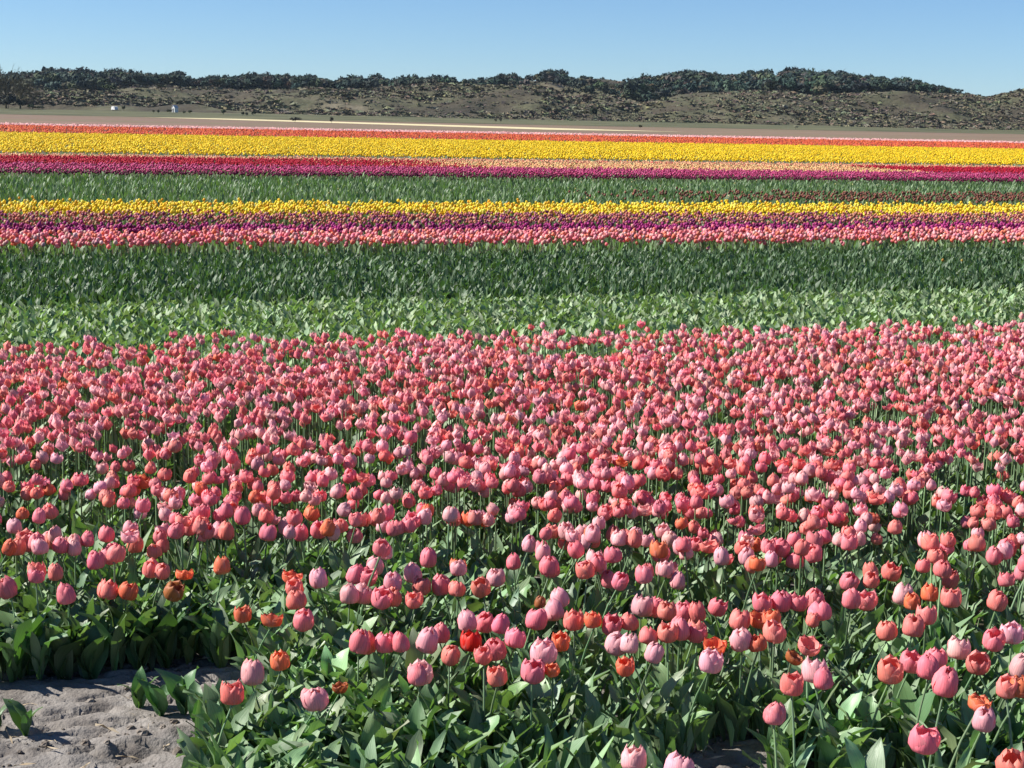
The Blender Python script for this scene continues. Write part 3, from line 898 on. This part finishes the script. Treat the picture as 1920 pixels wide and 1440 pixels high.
def scatter(v0, v1, dens, z=0.0, umargin=1.5, pad=.40, mask=None):
    """random feet over a strip, only where the strip is near the view"""
    ymin = v0 / (EV[1] + .3); 
    half = .5 * (v1 + 10)
    u0, u1 = -.25 * v0 - pad * v1 - 3, .95 * v1 * .6 + 4 + .12 * v1
    N_ = int((u1 - u0) * (v1 - v0) * dens)
    u = u0 + (u1 - u0) * rng.random(N_); v = v0 + (v1 - v0) * rng.random(N_)
    x = u * EU[0] + v * EV[0]; y = u * EU[1] + v * EV[1]
    k = (np.abs(x) < .36 * y + umargin)
    if mask is not None: k &= mask(u, v)
    return x[k], y[k], u[k], v[k]


def cols(pal, n_, a=.2):
    """pal: list of (weight, colour)"""
    w_ = ARR([p_[0] for p_ in pal], float); w_ /= w_.sum()
    c = ARR([p_[1] for p_ in pal])[rng.choice(len(pal), n_, p=w_)]
    return np.clip(c * (1 + (rng.random((n_, 1)) - .5) * a * 1.5) * (1 + (rng.random((n_, 3)) - .5) * a), 0, .9)


def strip(name, label, v0, v1, pal, dens, tmpl, hz, size, leaf_d=0, leaf_len=.2, lbase=None, patchy=0, mask=None, cat='tulips', hvar=.02, blades=None):
    b = Batch()
    if dens:
        x, y, u, v = scatter(v0, v1, dens, mask=mask)
        if patchy:
            k = rng.random(len(x)) < 1 - patchy * np.clip((.55 - fbm(u * 1.5, v * 2, 2, 5)) / .2, 0, 1)
            x, y, u, v = x[k], y[k], u[k], v[k]
        m = len(x)
        Rm = rotx(rng.normal(0, .25, m)) @ roty(rng.normal(0, .25, m)) @ rotz(rng.random(m) * 6.28)
        b.add_mix(tmpl, np.stack([x, y, hz + rng.normal(0, hvar, m)], 1), size * (.85 + .3 * rng.random(m)), Rm, cols(pal, m, .2 if v0 < 24 else .09), 0)
    if leaf_d:
        x, y, u, v = scatter(v0, v1, leaf_d, mask=mask); m = len(x)
        b.add_mix(blades or BLADES, np.stack([x, y, np.zeros(m)], 1), leaf_len * (.75 + .5 * rng.random(m)), rotz(rng.random(m) * 6.28), leafcol(m, lbase), 1)
    return tag(b.build(name, [M_PETALS, M_LEAVES]), label, cat, None, 'stuff')


# leafy strips
strip('leafy_strip', 'pale green broad-leaved tulip plants without flowers behind the pink bed', 9.15, 12.95, None, 0, None, 0, 0, 520, .122, (.20, .275, .145), cat='leafy plants', blades=BROADS)
strip('green_strip', 'dark green upright tulip foliage strip not yet in bloom', 12.95, 17.1, [(1, (.5, .3, .05))], .12, [BUDL], .2, .6, 560, .145, (.066, .118, .055), cat='leafy plants', blades=BLADES + BROADS[:2])
strip('green_strip', 'green foliage strip between the two bands of yellow flowers', 24.1, 36.3, [(2, (.3, .45, .1)), (1, (.7, .6, .3))], .8, [BUDM], .18, .6, 110, .2, (.115, .18, .085), cat='leafy plants')
# flowering strips, near to far
strip('pink_strip', 'pink tulip strip along the front of the middle flower band', 17.05, 18.45, [(4, (.80, .24, .27)), (3, (.82, .36, .38)), (2, (.80, .24, .15)), (1, (.8, .5, .45))], 170, [BUDL], .22, .92, 110, .18, hvar=.028)
strip('purple_strip', 'deep purple tulip strip behind the pink one', 18.45, 19.5, [(3, (.36, .02, .16)), (2, (.44, .04, .20)), (1, (.18, .01, .08))], 170, [BUDL], .225, .85, 60, .18)
strip('mixed_strip', 'sparse salmon and purple tulip strip below the narrow yellow one', 19.7, 21.5, [(4, (.55, .17, .14)), (3, (.33, .06, .19)), (3, (.62, .27, .17)), (1, (.75, .45, .3))], 120, [BUDL], .245, .75, 110, .22, (.12, .12, .07), hvar=.03)
strip('yellow_strip', 'narrow bright yellow tulip strip in the middle distance', 21.7, 23.95, [(5, (.88, .64, .03)), (2, (.90, .74, .13)), (1, (.80, .46, .02))], 170, [BUDL], .24, .88, 60, .2, hvar=.03)
UCR = lambda u, v: u > 25.8
UBR = 17.0
strip('red_brown_strip', 'reddish brown foliage strip running in from the right', 26.2, 29.6, [(1, (.17, .07, .05)), (1, (.25, .09, .06))], 30, [BUDM], .20, 1.1, 20, .20, (.11, .06, .035), mask=lambda u, v: u + 7 * rng.random(len(u)) > UBR, cat='tulips')
strip('purple_strip', 'magenta purple tulip strip behind the green foliage', 37.1, 41.3, [(3, (.54, .06, .19)), (2, (.60, .12, .26)), (1, (.34, .02, .10))], 85, [BUDM], .25, .95, 25, .2, hvar=.025)
strip('shaded_purple_edge', 'front edge of the magenta strip, its shade painted very dark purple', 36.5, 37.5, [(1, (.13, .01, .05)), (1, (.2, .015, .07))], 90, [BUDM], .20, .95, 60, .18, (.04, .07, .03))  # shade on the front heads of the magenta strip, put into the colour


def band_u(px, v):      # u of photo column px at row coordinate v
    a = ray(px, 310); a = a[0] / a[1]
    # x = a y, v = x EVx + y EVy
    y_ = v / (a * EV[0] + EV[1]); return a * y_ * EU[0] + y_ * EU[1]


CRU0, CRU1 = band_u(860, 44), band_u(1655, 44)
strip('crimson_strip', 'deep crimson tulip strip, left length of the row', 40.7, 46.4, [(3, (.46, .006, .03)), (1, (.55, .02, .06))], 85, [BUDM], .275, .95, 10, .2, mask=lambda u, v: u < CRU0 - 5 * rng.random(len(u)) ** 2)
strip('crimson_strip', 'deep crimson tulip strip, right length beyond the peach one', 40.7, 46.4, [(3, (.46, .006, .03)), (1, (.55, .02, .06))], 85, [BUDM], .275, .95, 10, .2, mask=lambda u, v: u > CRU1)
strip('peach_strip', 'pale peach tulips filling the gap between the crimson lengths', 40.9, 46.4, [(3, (.82, .48, .22)), (2, (.85, .62, .30)), (1, (.8, .3, .2))], 70, [BUDM], .25, 1.0, 25, .2, mask=lambda u, v: (u > CRU0 - 5 * rng.random(len(u)) ** 2) & (u < CRU1))
strip('peach_strip', 'thin salmon and peach tulip line in front of the wide yellow strip', 46.8, 49.3, [(3, (.80, .40, .24)), (2, (.85, .55, .30)), (1, (.75, .2, .15))], 55, [BUDM], .25, 1.0, 25, .2, (.06, .09, .04))
strip('yellow_strip', 'wide brilliant yellow tulip strip across the whole field', 52.2, 91, [(5, (.88, .62, .012)), (2, (.90, .70, .05)), (1, (.84, .56, .01))], 30, [BUDM], .25, 1.3, 4, .24, hvar=.03)
strip('orange_strip', 'orange red tulip strip beyond the wide yellow one', 91, 128, [(4, (.72, .13, .05)), (2, (.78, .22, .07)), (1, (.7, .10, .09))], 7.0, [BUDM], .25, 1.9, 0)
strip('pale_pink_strip', 'thin pale pink line beyond the orange strip', 128, 143, [(3, (.85, .45, .45)), (1, (.85, .6, .55))], 6.0, [BUDM], .25, 2.3, 0)
# dark stony track between strips is the ground itself

# clods, stones and straw on the bare soil
cb = Batch()


def rock(seed):
    r_ = np.random.default_rng(seed)
    import itertools
    v = []
    for th in (-.9, 0, .9):
        for k in range(6):
            a = k * 1.047 + .5 * (th != 0); rr = math.cos(th) * (1 + .5 * (r_.random() - .5))
            v.append((rr * math.cos(a), rr * math.sin(a), math.sin(th) * (.8 + .4 * r_.random())))
    v += [(0, 0, -1), (0, 0, 1)]
    f = [(j * 6 + k, j * 6 + (k + 1) % 6, (j + 1) * 6 + (k + 1) % 6, (j + 1) * 6 + k) for j in range(2) for k in range(6)]
    f += [(18, (k + 1) % 6, k) for k in range(6)] + [(12 + k, 12 + (k + 1) % 6, 19) for k in range(6)]
    return T(v, f)


ROCKS = [rock(i) for i in range(6)]
m = 3500
x = -2.3 + 4.2 * rng.random(m); y = 3.3 + 1.6 * rng.random(m)
k = rng.random(m) < (.25 + .75 * (fbm(x * 5, y * 5, 2, 3) > .5)); x, y = x[k], y[k]; m = len(x)
s_ = .0022 + .009 * rng.random(m) ** 5
vloc = x * EV[0] + y * EV[1]
s_ *= np.where(vloc < 3.98, 1.5, 1.0)
S3 = np.stack([s_ * (1 + .5 * rng.random(m)), s_, s_ * .7], 1)
cb.add_mix(ROCKS, np.stack([x, y, soil_z(x, y) + s_ * .2], 1), S3, rotz(rng.random(m) * 6.28), np.full((m, 3), .2), 0)
tag(cb.build('soil_crumbs', [M_CLOD], False), 'loose soil crumbs and small clods strewn over the bare patch', 'soil crumbs', None, 'stuff')
sb = Batch(); m = 700
x = -2.2 + 3.9 * rng.random(m); y = 3.4 + 1.1 * rng.random(m)
vloc = x * EV[0] + y * EV[1]; k = rng.random(m) < np.where(vloc < 4.02, 1, .25); x, y = x[k], y[k]; m = len(x)
sb.add_mix([leaf(1, .03, 1.2, 1.9, 2, 4, .5, .05, 0, i) for i in range(4)], np.stack([x, y, soil_z(x, y) + .003], 1), .02 + .06 * rng.random(m), rotz(rng.random(m) * 6.28) @ rotx(rng.normal(0, .3, m)), np.full((m, 3), .4), 0)
tag(sb.build('straw', [M_STRAW]), 'bits of dry straw and old leaf on the bare soil', 'straw', None, 'stuff')

# ------------------------------------------------------------------ dunes: scrub, trees
def clump(seed, n_=7, squash=.6):
    r_ = np.random.default_rng(seed); v, f = [], []
    for k in range(n_):
        d = r_.normal(size=3); d /= np.linalg.norm(d); d[2] = abs(d[2]) * squash
        c = d * (.55 + .35 * r_.random()); a = r_.normal(size=3); a /= np.linalg.norm(a); b_ = np.cross(a, r_.normal(size=3)); b_ /= np.linalg.norm(b_)
        s = .42; n0 = len(v); v += [c + a * s * 1.3, c + b_ * s * 1.2, c - (a + b_) * s]; f += [(n0, n0 + 1, n0 + 2)]
    return T(v, f)


CL = [clump(i) for i in range(6)]
sc = Batch(); m = 90000
aa = -.42 + .84 * rng.random(m); yv = 470 + 420 * rng.random(m) ** 1.4; xv = aa * yv
dn = fbm(xv * .035, yv * .03, 3, 51)
k = rng.random(m) < np.clip((dn - .33) / .25, .12, 1); xv, yv = xv[k], yv[k]; m = len(xv)
zv = dune_z(xv, yv); k = zv > .8; xv, yv, zv = xv[k], yv[k], zv[k]; m = len(xv)
C = cols([(5, (.12, .10, .072)), (3, (.13, .125, .075)), (2, (.11, .11, .07)), (2, (.15, .14, .09)), (1, (.11, .095, .07))], m, .3)
ss = .5 + 1.3 * rng.random(m) ** 3
sc.add_mix(CL, np.stack([xv, yv, zv - ss * .1], 1), np.stack([ss * 1.5, ss * 1.2, ss * .65], 1), rotz(rng.random(m) * 6.28), C, 0)
tag(sc.build('heath_scrub', [M_SCRUB], False), 'low brown scrub and heather covering the dunes', 'scrub', None, 'stuff')


def crown(seed, lumps=13, per=20, flat=.62, q=.15, tri=False):
    r_ = np.random.default_rng(seed); v, f, t = [], [], []
    for k in range(lumps):
        a = r_.random() * 6.28; rr = math.sqrt(r_.random()) * .72
        lc = np.array([rr * math.cos(a), rr * math.sin(a), flat * (r_.random() * 1.1 - .45) * (1 - .5 * rr)])
        lr = .26 + .16 * r_.random()
        for j in range(per):
            d = r_.normal(size=3); d /= np.linalg.norm(d)
            c = lc + d * lr * (.75 + .35 * r_.random()) * np.array([1, 1, .8])
            nn = d + r_.normal(size=3) * .45; nn /= np.linalg.norm(nn)
            a_ = np.cross(nn, r_.normal(size=3)); a_ /= np.linalg.norm(a_); b_ = np.cross(nn, a_)
            s = q * (.7 + .6 * r_.random()); n0 = len(v)
            if tri:
                v += [c + a_ * s * 1.2, c + b_ * s * 1.2, c - (a_ + b_) * s]; f.append((n0, n0 + 1, n0 + 2)); t += [(k / lumps, j / per, 0)] * 3
            else:
                v += [c + a_ * s, c + b_ * s * .8, c - a_ * s * .9, c - b_ * s * .8]; f.append((n0, n0 + 1, n0 + 2, n0 + 3)); t += [(k / lumps, j / per, 0)] * 4
    return T(v, f, t)


def tube(p0, p1, r0, r1, n_=5):
    p0, p1 = np.array(p0, float), np.array(p1, float); d = p1 - p0; d /= np.linalg.norm(d)
    a_ = np.cross(d, [.3, .9, .1]); a_ /= np.linalg.norm(a_); b_ = np.cross(d, a_)
    v = [p0 + r0 * (math.cos(i * 6.2832 / n_) * a_ + math.sin(i * 6.2832 / n_) * b_) for i in range(n_)] + [p1 + r1 * (math.cos(i * 6.2832 / n_) * a_ + math.sin(i * 6.2832 / n_) * b_) for i in range(n_)]
    return T(v, [(i, (i + 1) % n_, n_ + (i + 1) % n_, n_ + i) for i in range(n_)])


def trunk(seed):
    r_ = np.random.default_rng(seed); top = np.array([r_.normal() * .05, r_.normal() * .05, .72])
    ts = [tube((0, 0, -.08), top, .028, .014)]
    for k in range(4):
        s = .45 + .12 * k; b_ = top * s / .72; a = r_.random() * 6.28
        ts.append(tube(b_, b_ + np.array([.22 * math.cos(a), .22 * math.sin(a), .16]), .011, .004, 4))
    return join(ts)


m_, N_, L__ = new_mat('pine_crown')
oi = N_.new('ShaderNodeObjectInfo'); tc_ = N_.new('ShaderNodeTexCoord'); nz_ = N_.new('ShaderNodeTexNoise')
nz_.inputs['Scale'].default_value = 5; nz_.inputs['Detail'].default_value = 4; L__.new(tc_.outputs['Object'], nz_.inputs['Vector'])
kk = mathn(N_, L__, 'MULTIPLY_ADD', nz_.outputs['Fac'], 1.4); kk.node.inputs[2].default_value = .3
vm_ = N_.new('ShaderNodeVectorMath'); vm_.operation = 'SCALE'; L__.new(oi.outputs['Color'], vm_.inputs[0]); L__.new(kk, vm_.inputs['Scale'])
bs_ = N_.new('ShaderNodeBsdfPrincipled'); bs_.inputs['Roughness'].default_value = .85; bs_.inputs['Specular IOR Level'].default_value = .2
L__.new(vm_.outputs[0], bs_.inputs['Base Color']); ou_ = N_.new('ShaderNodeOutputMaterial'); L__.new(bs_.outputs[0], ou_.inputs[0])
M_CROWN = m_
CROWNS = [crown(i) for i in range(9)]
CROWNS = [crown(i, 13, 16) for i in range(9)]
ME_CROWN = [t_mesh('crown', t, M_CROWN, False) for t in CROWNS]
ME_TRUNK = [t_mesh('trunk', trunk(i), M_BARK) for i in range(4)]
PINE = ARR([.024, .040, .031])


def tree(x, y, z, h, wd, label, group, col, name='pine_tree', cat='pine tree'):
    root = tag(empty(name, (x, y, z), rng.random() * 6.28), label, cat, group)
    part('trunk', ME_TRUNK[int(rng.integers(4))], root, scale=(h * 1.0, h * 1.0, h))
    ch = h * (.42 if h < 9 else .34)
    part('crown', ME_CROWN[int(rng.integers(len(ME_CROWN)))], root, (0, 0, h - ch * 1.02), (0, 0, 0), (wd / 2, wd / 2, ch * 1.35), col)
    return root


def wood_zone(px):
    return ('above the white caravan' if px < 330 else 'above the leaning white hut meadow' if px < 480 else 'above the pale strip start' if px < 620 else 'left of the skyline notch' if px < 862
            else 'right of the skyline notch' if px < 1080 else 'by the low saddle' if px < 1180 else 'on the broad hill' if px < 1450 else 'on the highest hill' if px < 1640 else 'on the falling right ridge')


TREES = []


def tkind(h, wd, col):
    return ('tall' if h > 8.5 else 'low' if h < 5.5 else 'middling') + ' ' + ('wide' if wd > h * .95 else 'slender' if wd < h * .8 else 'round')


px_ = 0.0; cnt = 0
px = -60
while px < 1812:
    Yt = DUNE_Y2 - 30 + 70 * rng.random()
    a = ray(px, 150); a = a[0] / a[1]; x = a * Yt
    gz = float(dune_z(ARR([x]), ARR([Yt]))[0])
    top = CAMH + float(TOPF(a)) * Yt + 1.2 - abs(rng.normal()) * 1.1
    h = top - gz
    if h < 2.2 or (1100 < px < 1165 and rng.random() < .6):
        px += 8; continue
    wd = min(h * 1.05, 9.5) * (.7 + .45 * rng.random())
    if h > 7.5: gz, h = gz, h
    TREES.append((tree(x, Yt, gz, h, wd, None, 'pines on the dune ridge', jcol(PINE, a=.35)), tkind(h, wd, 0) + ' skyline pine', wood_zone(px), px))
    px += 8 + 9 * rng.random(); cnt += 1
# second tier, on the slope in front of the skyline trees
slope_n = 0
WB = Batch(); WT = trunk(1)
CR_LOW = [crown(50 + i, 8, 12, .62, .22, True) for i in range(6)]
for i in range(5200):
    px = -80 + 2040 * rng.random(); Yt = 625 + 240 * rng.random()
    wdn = 1.0 if px < 860 else .35 if px < 960 else .22 if px < 1170 else 1.0 if px < 1740 else .45 if px < 1800 else 0
    if px < 60: wdn = .5
    if Yt < 670: wdn *= .5
    if rng.random() > wdn: continue
    a = ray(px, 170); a = a[0] / a[1]; x = a * Yt; gz = float(dune_z(ARR([x]), ARR([Yt]))[0])
    h = (5.5 + 3.5 * rng.random())
    topmax = CAMH + float(TOPF(a)) * Yt - .8
    h = min(h, topmax - gz)
    if h < 2: continue
    wd = h * (.8 + .35 * rng.random()); col = jcol(ARR([.075, .07, .052]) if rng.random() < .22 else PINE * (.85 + .9 * rng.random()), a=.35) + ARR([.016, .016, 0]) * (rng.random() < .25) 
    if slope_n < 300 - cnt - 6 and Yt < 800:
        TREES.append((tree(x, Yt, gz, h, wd, None, 'pines on the dune slope', col), tkind(h, wd, 0) + ' slope pine', wood_zone(px), px)); slope_n += 1
    else:
        WB.add_mix(CR_LOW, ARR([[x, Yt, gz + h * .62]]), ARR([[wd / 2, wd / 2, h * .42]]), rotz(ARR([rng.random() * 6.28])), col[None], 0)
for (o_, a_, z_, p_), lb in zip(TREES, order_labels([q_[1:] for q_ in TREES])): o_['label'] = lb
tag(WB.build('woodland', [M_NEEDLE], False), 'dark pine wood filling the slopes behind the brown dunes', 'wood', None, 'stuff')

# lone trees and bushes
def bush(px, py, wpx, hpx, Y, label, col=(.035, .045, .025), name='bush', group=None):
    P = at_y(px, py, Y)
    k = Y / F; wd, h = wpx * k, hpx * k
    gz = .19 if Y < 380 else float(meadow_z(P[0], Y))
    if Y > 450: gz = max(gz if Y < 500 else 0, float(dune_z(ARR([P[0]]), ARR([float(Y)]))[0])); h = h + max(0, P[2] - gz) * .8
    root = tag(empty(name, (P[0], Y, gz), rng.random() * 6.28), label, 'bush' if name == 'bush' else 'tree', group)
    part('trunk', ME_TRUNK[int(rng.integers(4))], root, scale=(h * .9, h * .9, h))
    part('crown', ME_CROWN[int(rng.integers(len(ME_CROWN)))], root, (0, 0, h * .52), (0, 0, 0), (wd / 2, wd / 2, h * .62), jcol(col, a=.2))


bush(90, 191, 16, 22, 560, 'small dark tree alone on the dune above the far left meadow', name='lone_tree')
bush(1182, 188, 32, 48, 640, 'big dark tree in the hollow between the two dunes', (.022, .030, .022), 'lone_tree')
bush(1135, 176, 26, 24, 640, 'dark tree left of the hollow on the dune crest', (.03, .04, .025), 'lone_tree')
bush(1112, 230, 16, 28, 500, 'dark shrub standing at the foot of the sandy dune', (.04, .045, .025))
bush(1100, 205, 26, 18, 540, 'brown shrub in the dip of the sandy dune', (.06, .045, .03))
bush(543, 190, 10, 18, 560, 'small rusty brown tree on the middle dunes', (.09, .055, .03), 'lone_tree')
bush(232, 212, 8, 12, 440, 'dark bush just right of the white caravan', )
bush(205, 200, 34, 14, 500, 'low green bush behind the white caravan', (.05, .065, .03))
bush(288, 214, 5, 7, 420, 'tiny dark bush, left of a pair in the meadow')
bush(297, 214, 6, 8, 420, 'tiny dark bush, right of a pair in the meadow')
bush(318, 214, 12, 9, 425, 'dark bush at the left foot of the white hut')
bush(345, 215, 9, 6, 425, 'low dark bush just right of the white hut')
bush(357, 215, 9, 8, 425, 'roundish dark bush, second to the right of the white hut')
bush(419, 217, 11, 12, 420, 'dark green bush midway along the left meadow', (.04, .06, .03))
bush(455, 219, 8, 9, 420, 'dark bush, left of a close trio in the meadow')
bush(463, 219, 7, 8, 420, 'dark bush, middle of a close trio in the meadow')
bush(476, 219, 10, 10, 420, 'dark bush, right of a close trio in the meadow')
bush(929, 230, 6, 9, 420, 'tiny bare bush, left of a pair in the centre of the meadow', (.05, .045, .03))
bush(939, 230, 6, 11, 420, 'tiny bare bush, right of a pair in the centre of the meadow', (.05, .045, .03))
bush(1201, 243, 9, 7, 330, 'round dark bush alone at the field edge below the hollow', (.03, .035, .02))
bush(1492, 241, 11, 10, 430, 'pale round bush at the foot of the right dunes', (.30, .28, .18))
bush(553, 233, 26, 12, 262, 'low grey-green bush lying on the pale yellow strip', (.06, .075, .05))
bush(622, 235, 8, 13, 262, 'small pointed dark bush beside the pale yellow strip', (.02, .022, .02))


# leafless trees, far left
def bare_tree(seed, n1=16):
    r_ = np.random.default_rng(seed); ts = [tube((0, 0, -.05), (.01, .01, .45), .022, .016, 6)]; tips = []
    for k in range(n1):
        s = .08 + .42 * k / n1; a = r_.random() * 6.28; d = np.array([math.cos(a) * (.55 + .2 * r_.random()), math.sin(a) * .6, .75]); d /= np.linalg.norm(d)
        p0 = np.array([0, 0, s]); p1 = p0 + d * (.30 + .15 * r_.random()); ts.append(tube(p0, p1, .008, .004, 4))
        for j in range(7):
            q0 = p0 + (p1 - p0) * (.35 + .65 * r_.random()); e = d + r_.normal(size=3) * .5 + np.array([0, 0, .3]); e /= np.linalg.norm(e)
            q1 = q0 + e * (.10 + .12 * r_.random()); ts.append(tube(q0, q1, .0035, .0018, 3))
            for _ in range(6):
                g = e + r_.normal(size=3) * .7; g /= np.linalg.norm(g); q2 = q0 + (q1 - q0) * r_.random()
                ts.append(tube(q2, q2 + g * (.05 + .07 * r_.random()), .0022, .001, 3))
    return join(ts)


M_TWIG = noise_mat('grey_twigs', [(.3, (.055, .05, .03)), (.7, (.11, .10, .06))], 3, 3, .95)
ME_BARE = [t_mesh('branches', bare_tree(i), M_TWIG) for i in (1, 2)]
for px, hpx, Y, sc_, lb in [(-22, 88, 425, 1.0, 'leafless tree cut by the left edge behind the fields'), (12, 84, 432, 1.0, 'leafless bushy tree, tallest at the far left field corner'), (38, 72, 440, 1.0, 'leafless tree on the right of the far left clump'),
                            (62, 44, 440, 1.0, 'short leafless tree at the right end of the left clump')]:
    P = at_y(px, 222, Y); h = hpx * Y / F
    root = tag(empty('leafless_tree', (P[0], Y, float(meadow_z(P[0], Y)) - .1), rng.random() * 6), lb, 'tree', 'leafless trees in the far left corner')
    part('branches', ME_BARE[int(rng.integers(2))], root, scale=(h * 1.1, h * 1.1, h))
bush(16, 215, 34, 30, 430, 'dark thicket under the leafless trees at the left edge', (.028, .035, .022))
bush(58, 215, 14, 12, 425, 'small green bush between the leafless trees and the hedge', (.05, .065, .03))
bush(73, 216, 20, 9, 425, 'low dark hedge-like bush ending the left clump', (.045, .05, .03))
bush(40, 214, 20, 20, 432, 'dark evergreen bush right of the thicket', (.02, .03, .02))

# ------------------------------------------------------------------ white caravan and hut
def box(x0, x1, y0, y1, z0, z1):
    v = [(x, y, z) for z in (z0, z1) for x, y in ((x0, y0), (x1, y0), (x1, y1), (x0, y1))]
    return T(v, [(3, 2, 1, 0), (4, 5, 6, 7), (0, 1, 5, 4), (1, 2, 6, 5), (2, 3, 7, 6), (3, 0, 4, 7)])


def prism(poly, y0, y1):
    n_ = len(poly); v = [(x, y0, z) for x, z in poly] + [(x, y1, z) for x, z in poly]
    return T(v, [tuple(range(n_)), tuple(range(2 * n_ - 1, n_ - 1, -1))] + [(i, n_ + i, n_ + (i + 1) % n_, (i + 1) % n_) for i in range(n_)])


def cyl(cx, cz, r, y0, y1, n_=14):
    return prism([(cx + r * math.cos(i * 6.2832 / n_), cz + r * math.sin(i * 6.2832 / n_)) for i in range(n_)], y0, y1)


P = at_y(215, 214, 446)
gz = max(float(dune_z(ARR([P[0]]), ARR([446.]))[0]), float(meadow_z(P[0], 446.)))
cv = tag(empty('caravan', (P[0], 446, gz), -.75), 'tiny white caravan parked in the meadow below the left wood', 'caravan')
part('body', t_mesh('body', prism([(-1.2, .35), (1.2, .35), (1.25, .8), (1.05, 1.55), (.7, 1.72), (-.75, 1.72), (-1.1, 1.5), (-1.25, .8)], -.8, .8), M_WHITE, False), cv)
for x0 in (.25,):
    part('window', t_mesh('window', box(x0, x0 + .4, -.82, -.802, 1.0, 1.25), M_DARKGLASS, False), cv)
for x0 in (-.3, .35):
    part('wheel', t_mesh('wheel', cyl(x0, .25, .25, -.84, -.66), M_RUBBER, False), cv)
part('tow_bar', t_mesh('tow_bar', box(1.2, 1.9, -.05, .05, .36, .44), M_RUBBER, False), cv)
P = at_y(328, 213, 440)
gz = max(float(dune_z(ARR([P[0]]), ARR([440.]))[0]), float(meadow_z(P[0], 440.)))
ht = tag(empty('hut', (P[0], 440, gz), -.6), 'small white hut with a steep pale roof at the dune foot', 'hut')
part('wall', t_mesh('wall', prism([(-.7, 0), (.8, 0), (.8, 1.7), (.05, 2.5), (-.7, 1.7)], -.9, .9), M_WHITE, False), ht)
for sgn in (-1, 1):
    pl = [(.05, 2.56), (.05 + sgn * .92, 1.6), (.05 + sgn * .98, 1.66), (.05, 2.66)]
    part('roof', t_mesh('roof', prism(pl if sgn > 0 else pl[::-1], -1.0, 1.0), M_ROOF, False), ht)
part('door', t_mesh('door', box(-.25, .35, -.93, -.903, .02, 1.45), M_DARKGLASS, False), ht)
# ------------------------------------------------------------------ air
me = t_mesh('haze', box(-900, 900, -40, 1900, -2.0, 60), M_WHITE, False); me.materials.clear()
hm = bpy.data.materials.new('haze'); hm.use_nodes = True; hn = hm.node_tree.nodes
hn.remove(hn['Principled BSDF']); pv = hn.new('ShaderNodeVolumePrincipled'); pv.inputs['Density'].default_value = .00005
pv.inputs['Color'].default_value = (.62, .78, .95, 1); pv.inputs['Anisotropy'].default_value = .2
hm.node_tree.links.new(pv.outputs[0], hn['Material Output'].inputs['Volume']); me.materials.append(hm)
hz = bpy.data.objects.new('haze', me); COL.objects.link(hz); tag(hz, 'faint bluish air between the camera and the dunes', None, None, 'stuff')
cv.scale = (.7,) * 3; ht.scale = (.75,) * 3
print('tris', sum(len(m_.loop_triangles) for m_ in bpy.data.meshes if not m_.calc_loop_triangles()))
print('tulips', len(heads), 'trees', cnt, slope_n, 'objects', len(SC.objects))
